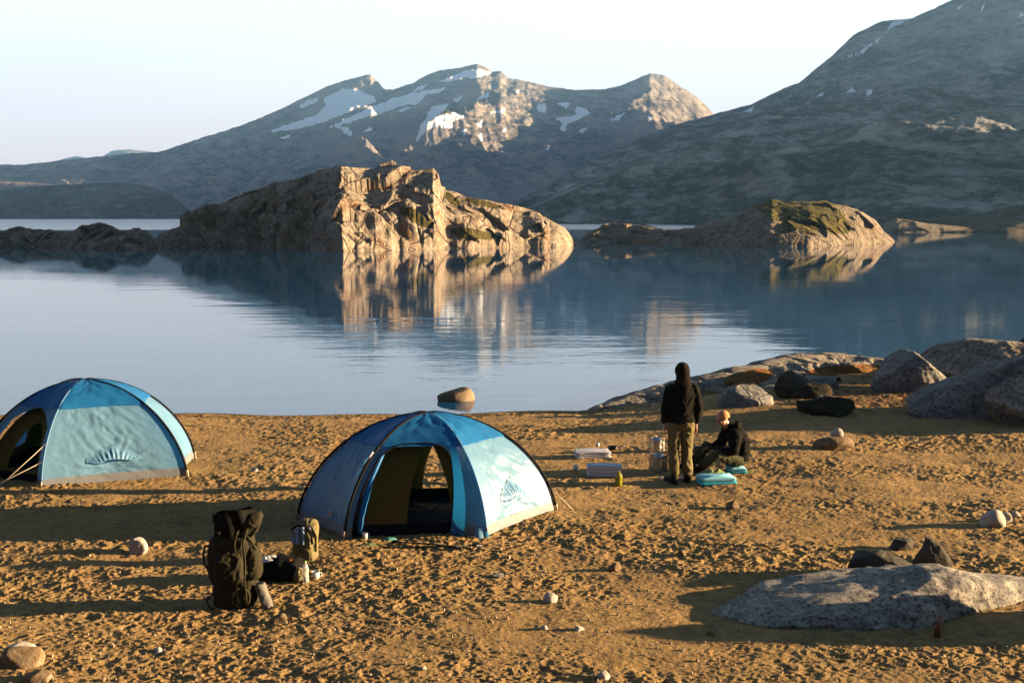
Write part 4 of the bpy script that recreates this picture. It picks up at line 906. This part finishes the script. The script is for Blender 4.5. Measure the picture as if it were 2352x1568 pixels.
pan(1606, 1036, 30, 'black pan on the sand between the two campers', 2.9)
g = G(1640, 1094); cloth('food_bag', (g.x, g.y+.10, g.z), .19, .09, .13, K_green, 21, 'crinkled green plastic food bag behind the turquoise mat', 'bag', .1)
g = G(1606, 1101); cloth('paper_scrap', (g.x-.55, g.y+.1, g.z), .05, .03, .03, K_white, 23, 'little white scrap beside the near stove windscreen', 'scrap')
# ------------------------------------------------------------------ people
def hand(mb, wrist, d, side, palm_n, curl=.5, s=1.):
    """palm + five fingers; d = direction to the fingertips, side = towards the thumb"""
    w = Vector(wrist); d = Vector(d).normalized(); sd = Vector(side); sd = (sd-d*sd.dot(d)).normalized(); pn = Vector(palm_n); pn = (pn-d*pn.dot(d)-sd*pn.dot(sd)).normalized()
    mb.loft([(w-d*.03*s, sd*.027*s, pn*.020*s), (w+d*.01*s, sd*.031*s, pn*.019*s), (w+d*.05*s, sd*.043*s, pn*.017*s), (w+d*.095*s, sd*.041*s, pn*.014*s)], 12)
    for i, (o, L, r) in enumerate(((.031, .074, .0088), (.011, .084, .0092), (-.010, .077, .0088), (-.030, .060, .0078))):
        p = w+d*.085*s+sd*o*s; a = curl*(.35+.1*i); pts = [p]
        for f_, q in ((.45, a), (.32, a*2), (.23, a*2.9)):
            p = p+(d*math.cos(q)+pn*math.sin(q)+sd*o*.6)*L*f_*s; pts.append(p)
        mb.limb(pts, [r*s, r*s*.95, r*s*.88, r*s*.75], None, 8, tuple(pn))
    p = w+d*.025*s+sd*.030*s; pts = [p, p+(sd*.75+d*.6+pn*.25)*.034*s, p+(sd*.8+d*1.4+pn*.55)*.042*s, p+(sd*.7+d*2.0+pn*.9)*.042*s]
    mb.limb(pts, [.013*s, .0115*s, .010*s, .008*s], None, 8, tuple(pn))
def head(mb, c, f, up=(0, 0, 1), s=1.):
    c = Vector(c); f = Vector(f).normalized(); up = Vector(up); up = (up-f*up.dot(f)).normalized(); r = f.cross(up)
    P = lambda x, y, z: c+r*x*s+f*y*s+up*z*s
    def ell(x, y, z, a, b, c_, n=14):
        secs = []
        for k in range(11):
            t = max(-1.48, min(1.48, -math.pi/2+math.pi*k/10)); secs.append((P(x, y, z+c_*math.sin(t)), r*a*math.cos(t)*s, f*b*math.cos(t)*s))
        mb.loft(secs, n)
    ell(0, -.012, .03, .076, .095, .090); ell(0, .018, -.04, .060, .070, .078); ell(0, .045, -.085, .034, .036, .030)   # skull, face, chin
    mb.loft([(P(0, .088, .012), r*.008, up*.006), (P(0, .103, -.02), r*.012, up*.010), (P(0, .112, -.038), r*.017, up*.012), (P(0, .088, -.046), r*.016, up*.010)], 10)  # nose
    mb.loft([(P(-.05, .072, .018), f*.012, up*.009), (P(0, .090, .020), f*.012, up*.009), (P(.05, .072, .018), f*.012, up*.009)], 8)     # brow
    ell(-.030, .068, -.030, .022, .022, .020, 8); ell(.030, .068, -.030, .022, .022, .020, 8)
    mb.loft([(P(-.024, .082, -.068), f*.010, up*.006), (P(0, .092, -.067), f*.011, up*.008), (P(.024, .082, -.068), f*.010, up*.006)], 8)  # lips
    for q in (-1, 1): ell(q*.078, -.008, -.012, .010, .020, .032, 8)
    mb.limb([P(0, -.02, -.06), P(0, -.035, -.16)], [.055*s, .060*s])
K_eye = m_plain('eye', (.03, .02, .015), .2)
def eyes(par, c, f, up=(0, 0, 1)):
    c = Vector(c); f = Vector(f).normalized(); up = Vector(up); up = (up-f*up.dot(f)).normalized(); r = f.cross(up)
    for q in (-1, 1): MB().ball(c+r*.030*q+f*.0845+up*(-.003), .0095, 8, 6).build('eye', K_eye, par)
# --- standing camper, seen from behind, facing the lake (+Y)
g = G(1563, 1108); ps = thing('person', (g.x, g.y+.02, g.z+.005), R(4), 'standing camper seen from behind in black hoodie, hood up, and olive trousers', 'person')
body = MB()
head(body, (0, .03, 1.655), (-.1, 1, -.12))
body.limb([(0, -.01, 1.48), (0, -.01, 1.35), (0, 0, 1.15), (0, 0, 1.0), (0, 0, .92)], [.11, .17, .15, .15, .165], [.08, .105, .10, .10, .11])
ARM = {-1: [(-.185, -.01, 1.42), (-.235, -.02, 1.14), (-.245, .03, .89)], 1: [(.185, -.01, 1.42), (.235, -.03, 1.14), (.225, .02, .88)]}
for s in (-1, 1):
    a = [Vector(q) for q in ARM[s]]
    body.limb([a[0], (a[0]+a[1])/2, a[1], (a[1]+a[2])/2, a[2]], [.056, .050, .042, .038, .028])
    hand(body, a[2]+Vector((0, 0, -.02)), (.02*s, .10, -1), (-.2*s, 1, 0), (-s, 0, 0), .55)
LEG = {-1: [(-.095, 0, .93), (-.105, .02, .50), (-.10, -.03, .09)], 1: [(.09, 0, .93), (.095, .03, .50), (.105, 0, .09)]}
for s in (-1, 1):
    a = [Vector(q) for q in LEG[s]]
    body.limb([a[0], (a[0]+a[1])/2, a[1], (a[1]*.6+a[2]*.4), a[2]], [.085, .075, .055, .058, .038])
    body.limb([a[2]+Vector((0, -.04, -.04)), a[2]+Vector((-.03, .08, -.055)), a[2]+Vector((-.05, .17, -.065))], [.038, .042, .03])
organic(body, 'body', K_skin, ps, .0065, 2)
tr = MB()
tr.limb([(0, 0, .99), (0, -.005, .93), (0, -.01, .86)], [.165, .185, .175], [.115, .125, .125], 24)
for s in (-1, 1):
    a = [Vector(q) for q in LEG[s]]
    tr.limb([a[0]-Vector((0, .005, .03)), (a[0]+a[1])/2, a[1], (a[1]*.55+a[2]*.45), a[2]+Vector((0, 0, .09)), a[2]+Vector((0, 0, .03))], [.104, .092, .074, .076, .070, .062], [.113, .096, .078, .078, .068, .062], 20)
organic(tr, 'trousers', K_trouser, ps, .010, 2, .020, 8, 51, (1, 1, .8))
for s in (-1, 1):
    MB().box((s*.085-.055, -.135, .80), (s*.085+.055, -.118, .90)).build('back_pocket', K_trouser, ps, True, .005) if False else None
jk = MB()
jk.limb([(0, -.01, 1.49), (0, -.02, 1.42), (0, -.02, 1.32), (0, -.015, 1.15), (0, -.01, 1.02), (0, -.01, .93)], [.10, .195, .215, .195, .188, .192], [.085, .115, .135, .13, .13, .135], 26)
for s in (-1, 1):
    a = [Vector(q) for q in ARM[s]]
    jk.limb([a[0]+Vector((-s*.03, 0, 0)), (a[0]+a[1])/2, a[1], (a[1]+a[2])/2, a[2]+Vector((0, 0, .03))], [.088, .078, .070, .064, .052], None, 18)
organic(jk, 'jacket', K_jacket, ps, .010, 2, .022, 7, 55, (1, 1, .7))
hd = MB(); hd.ball((0, 0, 1.68), (.108, .128, .125), 22, 14); hd.limb([(0, -.045, 1.66), (0, -.06, 1.55), (0, -.04, 1.47)], [.10, .105, .14], [.085, .075, .085], 20)
o = organic(hd, 'hood', K_hood, ps, .009, 2, .006, 10, 58)
bm = bmesh.new(); bm.from_mesh(o.data)
bmesh.ops.delete(bm, geom=[v for v in bm.verts if v.co.y > .055 and v.co.z > 1.54 and abs(v.co.x+.01) < .078 and v.co.z < 1.755], context='VERTS'); bm.to_mesh(o.data); bm.free()
for s in (-1, 1):
    a = Vector(LEG[s][2]); dx = -.07 if s < 0 else -.01
    bt = MB(); bt.limb([a+Vector((0, -.01, .10)), a+Vector((0, -.015, .0)), a+Vector((0, -.02, -.04))], [.056, .055, .054], None, 16)
    bt.limb([a+Vector((0, -.035, -.045)), a+Vector((dx*.6, .07, -.045)), a+Vector((dx, .16, -.055)), a+Vector((dx*1.2, .21, -.06))], [.046, .054, .055, .04], [.050, .045, .036, .026], 16, (0, 0, 1))
    bo = organic(bt, 'boot', K_boot, ps, .008, 2, .003, 18, 60)
    MB().loft([(a+Vector((0, -.085, -.088)), (.03, 0, 0), (0, 0, .012), 3), (a+Vector((0, -.06, -.088)), (.046, 0, 0), (0, 0, .014), 3), (a+Vector((dx*.6, .07, -.088)), (.052, 0, 0), (0, 0, .014), 3), (a+Vector((dx, .17, -.088)), (.05, 0, 0), (0, 0, .014), 3), (a+Vector((dx*1.25, .235, -.086)), (.022, 0, 0), (0, 0, .010), 3)], 14).build('sole', K_sole, bo)
eyes(ps, (0, .03, 1.655), (-.1, 1, -.12))
# --- seated camper, facing left (-X), looking down
g = G(1693, 1083); pt = thing('person', (g.x, g.y+.16, g.z+.075), R(12), 'camper sitting on a foam pad in tan beanie, black jacket, legs out', 'person')
fdir = Vector((-1, -.28, -.42)); hup = (-.35, 0, 1); hc = Vector((-.235, -.01, .745))
body = MB(); head(body, hc, fdir, hup)
body.limb([(.03, 0, .10), (.05, 0, .26), (.02, 0, .42), (-.06, 0, .55), (-.13, 0, .62)], [.11, .10, .11, .11, .06], [.16, .15, .17, .17, .065], 14, (0, 1, 0)) if False else body.limb([(.03, 0, .10), (.05, 0, .26), (.02, 0, .42), (-.06, 0, .55), (-.13, 0, .62)], [.10, .09, .10, .09, .055], [.15, .14, .165, .16, .06], 14, (0, 1, 0))
SA = {-1: [(-.07, -.18, .53), (-.13, -.25, .28), (-.36, -.17, .24)], 1: [(-.07, .18, .53), (-.15, .24, .29), (-.38, .12, .25)]}
SL = {-1: [(0, -.10, .09), (-.40, -.21, .22), (-.60, -.12, .02)], 1: [(0, .10, .09), (-.42, .19, .26), (-.66, .14, .02)]}
for s in (-1, 1):
    a = [Vector(q) for q in SA[s]]; body.limb([a[0], (a[0]+a[1])/2, a[1], (a[1]+a[2])/2, a[2]], [.055, .05, .042, .037, .028])
    hand(body, a[2], (-1, -.1*s, -.25), (-.1, -s*.4, .8), (0, 0, -1), .9)
    a = [Vector(q) for q in SL[s]]; body.limb([a[0], (a[0]+a[1])/2, a[1], (a[1]*.5+a[2]*.5), a[2]], [.085, .075, .055, .055, .038])
    body.limb([a[2]+Vector((.03, 0, -.02)), a[2]+Vector((-.1, 0, -.02)), a[2]+Vector((-.18, 0, -.025))], [.036, .04, .028])
organic(body, 'body', K_skin, pt, .0065, 2)
tr = MB(); tr.limb([(.05, 0, .05), (.04, 0, .12), (.03, 0, .2)], [.12, .13, .12], [.17, .185, .17], 20, (0, 1, 0))
for s in (-1, 1):
    a = [Vector(q) for q in SL[s]]; tr.limb([a[0], (a[0]+a[1])/2, a[1], (a[1]*.5+a[2]*.5), a[1]*.15+a[2]*.85], [.108, .100, .086, .084, .070], None, 18)
organic(tr, 'trousers', K_trouser2, pt, .010, 2, .015, 8, 71)
jk = MB(); jk.limb([(.06, 0, .10), (.075, 0, .2), (.06, 0, .33), (.02, 0, .45), (-.05, 0, .55), (-.12, 0, .62)], [.13, .14, .145, .14, .12, .085], [.185, .195, .205, .21, .195, .09], 24, (0, 1, 0))
for s in (-1, 1):
    a = [Vector(q) for q in SA[s]]; jk.limb([a[0]+Vector((0, -s*.03, 0)), (a[0]+a[1])/2, a[1], (a[1]+a[2])/2, a[1]*.1+a[2]*.9], [.09, .08, .072, .064, .05], None, 18)
jk.limb([(-.03, -.10, .615), (.035, 0, .63), (-.03, .10, .615)], [.045, .058, .045], [.04, .05, .04], 12, (0, 0, 1))       # hood thrown back
organic(jk, 'jacket', K_jacket, pt, .010, 2, .022, 7, 77)
f = fdir.normalized(); up = Vector(hup); up = (up-f*up.dot(f)).normalized(); r_ = f.cross(up)
f2 = (f+up*.32).normalized(); u2 = (up-f*.32).normalized(); ht = MB(); secs = []
for k in range(9):
    t = math.pi/2*k/8*.97; secs.append((hc+u2*(.030+.088*math.sin(t))-f*.022, r_*.088*math.cos(t), f2*.100*math.cos(t)))
secs = [(hc+u2*.006-f*.022, r_*.089, f2*.100)]+secs; ht.loft(secs, 28); hat = ht.build('beanie', K_hat, pt)
br = MB(); br.loft([(hc+u2*.0-f*.022, r_*.090, f2*.101), (hc+u2*.006-f*.022, r_*.094, f2*.105), (hc+u2*.030-f*.022, r_*.094, f2*.105), (hc+u2*.038-f*.022, r_*.088, f2*.100)], 28).build('cuff', K_hat, hat)
eyes(pt, hc, fdir, hup)
for s in (-1, 1):
    a = Vector(SL[s][2]); bt = MB(); bt.limb([a+Vector((.02, 0, .09)), a+Vector((.0, 0, .02)), a+Vector((-.01, 0, -.015))], [.054, .056, .056], None, 14)
    bt.limb([a+Vector((.03, 0, -.02)), a+Vector((-.08, 0, -.02)), a+Vector((-.18, 0, -.025)), a+Vector((-.22, 0, -.03))], [.046, .05, .05, .03], [.05, .045, .038, .026], 14, (0, 0, 1)); bo = organic(bt, 'boot', K_boot, pt, .008, 2)
    MB().box((a.x-.23, a.y-.045, a.z-.075), (a.x+.075, a.y+.045, a.z-.05)).build('sole', K_sole, bo, True, .008)
# ------------------------------------------------------------------ dry grass tufts by the long boulder
def tuft(px, py, n, h, label, seed, mat):
    g = G(px, py); rg = random.Random(seed); mb = MB()
    for _ in range(n):
        a = rg.uniform(0, 6.3); l = h*rg.uniform(.6, 1.1); s = rg.uniform(.1, .5); x, y = rg.uniform(-.03, .03), rg.uniform(-.03, .03)
        mb.tube([(x, y, 0), (x+math.cos(a)*l*s*.4, y+math.sin(a)*l*s*.4, l*.6), (x+math.cos(a)*l*s, y+math.sin(a)*l*s, l)], [.004, .003, .001], 4)
    o = mb.build('grass_tuft', mat, None); o.location = g; tag(o, label, 'plant')
GR = m_plain('dry_orange_grass', (.35, .14, .04), .8)
tuft(2152, 1462, 26, .22, 'rusty dry grass tuft at the foot of the long pale boulder', 3, GR)
tuft(1712, 1378, 30, .08, 'rusty moss tuft on the left tip of the long boulder', 4, GR)
# ------------------------------------------------------------------ air
HZ = 0.9e-4
mb = MB(); mb.box((-9000, -300, -60), (9000, 9500, 1500)); hz = mb.build('haze', None, None, False)
m = bpy.data.materials.new('haze_air'); m.use_nodes = True; nt = m.node_tree; nt.nodes.clear()
vo = nt.nodes.new('ShaderNodeVolumePrincipled'); vo.inputs['Color'].default_value = (.25, .54, 1, 1); vo.inputs['Density'].default_value = HZ; vo.inputs['Anisotropy'].default_value = .2
ou = nt.nodes.new('ShaderNodeOutputMaterial'); nt.links.new(vo.outputs[0], ou.inputs['Volume']); hz.data.materials.append(m); hz['kind'] = 'stuff'; hz['label'] = 'thin blue air haze over the lake'
hz.data.materials[0].cycles.homogeneous_volume = True if hasattr(hz.data.materials[0].cycles, 'homogeneous_volume') else None
# ------------------------------------------------------------------ light, sky, camera
w = bpy.data.worlds.new('World'); bpy.context.scene.world = w; w.use_nodes = True; nt = w.node_tree
bg = nt.nodes['Background']; sky = nt.nodes.new('ShaderNodeTexSky'); sky.sky_type = 'NISHITA'; sky.sun_disc = False
sky.sun_elevation = R(SUN_EL); sky.sun_rotation = R(90-SUN_AZ); sky.altitude = 50; sky.air_density = 1.; sky.dust_density = .3; sky.ozone_density = 1.5
hs = nt.nodes.new('ShaderNodeHueSaturation'); hs.inputs['Saturation'].default_value = .36; nt.links.new(sky.outputs[0], hs.inputs['Color'])
mn = nt.nodes.new('ShaderNodeMix'); mn.data_type = 'RGBA'; mn.blend_type = 'DARKEN'; mn.inputs[0].default_value = 1; nt.links.new(hs.outputs[0], mn.inputs[6]); mn.inputs[7].default_value = (2.2, 2.2, 2.2, 1)
tc = nt.nodes.new('ShaderNodeTexCoord'); sx_ = nt.nodes.new('ShaderNodeSeparateXYZ'); nt.links.new(tc.outputs['Generated'], sx_.inputs[0])
rp = nt.nodes.new('ShaderNodeValToRGB'); nt.links.new(sx_.outputs[2], rp.inputs[0]); e = rp.color_ramp.elements; e[0].position = .0; e[0].color = (.90, .705, .69, 1); e[1].position = .65; e[1].color = (.022, .065, .16, 1); q_ = e.new(.31); q_.color = (.84, .695, .765, 1)
q_ = e.new(.38); q_.color = (.14, .25, .47, 1)
ml = nt.nodes.new('ShaderNodeMix'); ml.data_type = 'RGBA'; ml.blend_type = 'MULTIPLY'; ml.inputs[0].default_value = 1; nt.links.new(mn.outputs[2], ml.inputs[6]); nt.links.new(rp.outputs[0], ml.inputs[7])
nt.links.new(ml.outputs[2], bg.inputs[0]); bg.inputs[1].default_value = .05
sl = bpy.data.lights.new('sun', 'SUN'); sl.energy = 5.; sl.angle = R(.5); sl.color = (1, .71, .39); so = bpy.data.objects.new('sun', sl); C.objects.link(so)
sd = Vector((math.cos(R(SUN_EL))*math.cos(R(SUN_AZ)), math.cos(R(SUN_EL))*math.sin(R(SUN_AZ)), math.sin(R(SUN_EL))))
so.rotation_euler = sd.to_track_quat('Z', 'Y').to_euler(); so.location = (20, 5, 20)
cam = bpy.data.cameras.new('camera'); co_ = bpy.data.objects.new('camera', cam); C.objects.link(co_); co_.location = (0, 0, CZ); co_.rotation_euler = (math.pi/2-PITCH, 0, 0)
cam.sensor_width = 36; cam.lens = 36*F/W; cam.clip_start = .1; cam.clip_end = 40000; sc = bpy.context.scene; sc.camera = co_
sc.view_settings.view_transform = 'Standard'; sc.view_settings.look = 'None'; sc.view_settings.exposure = 3.75; sc.view_settings.gamma = 1
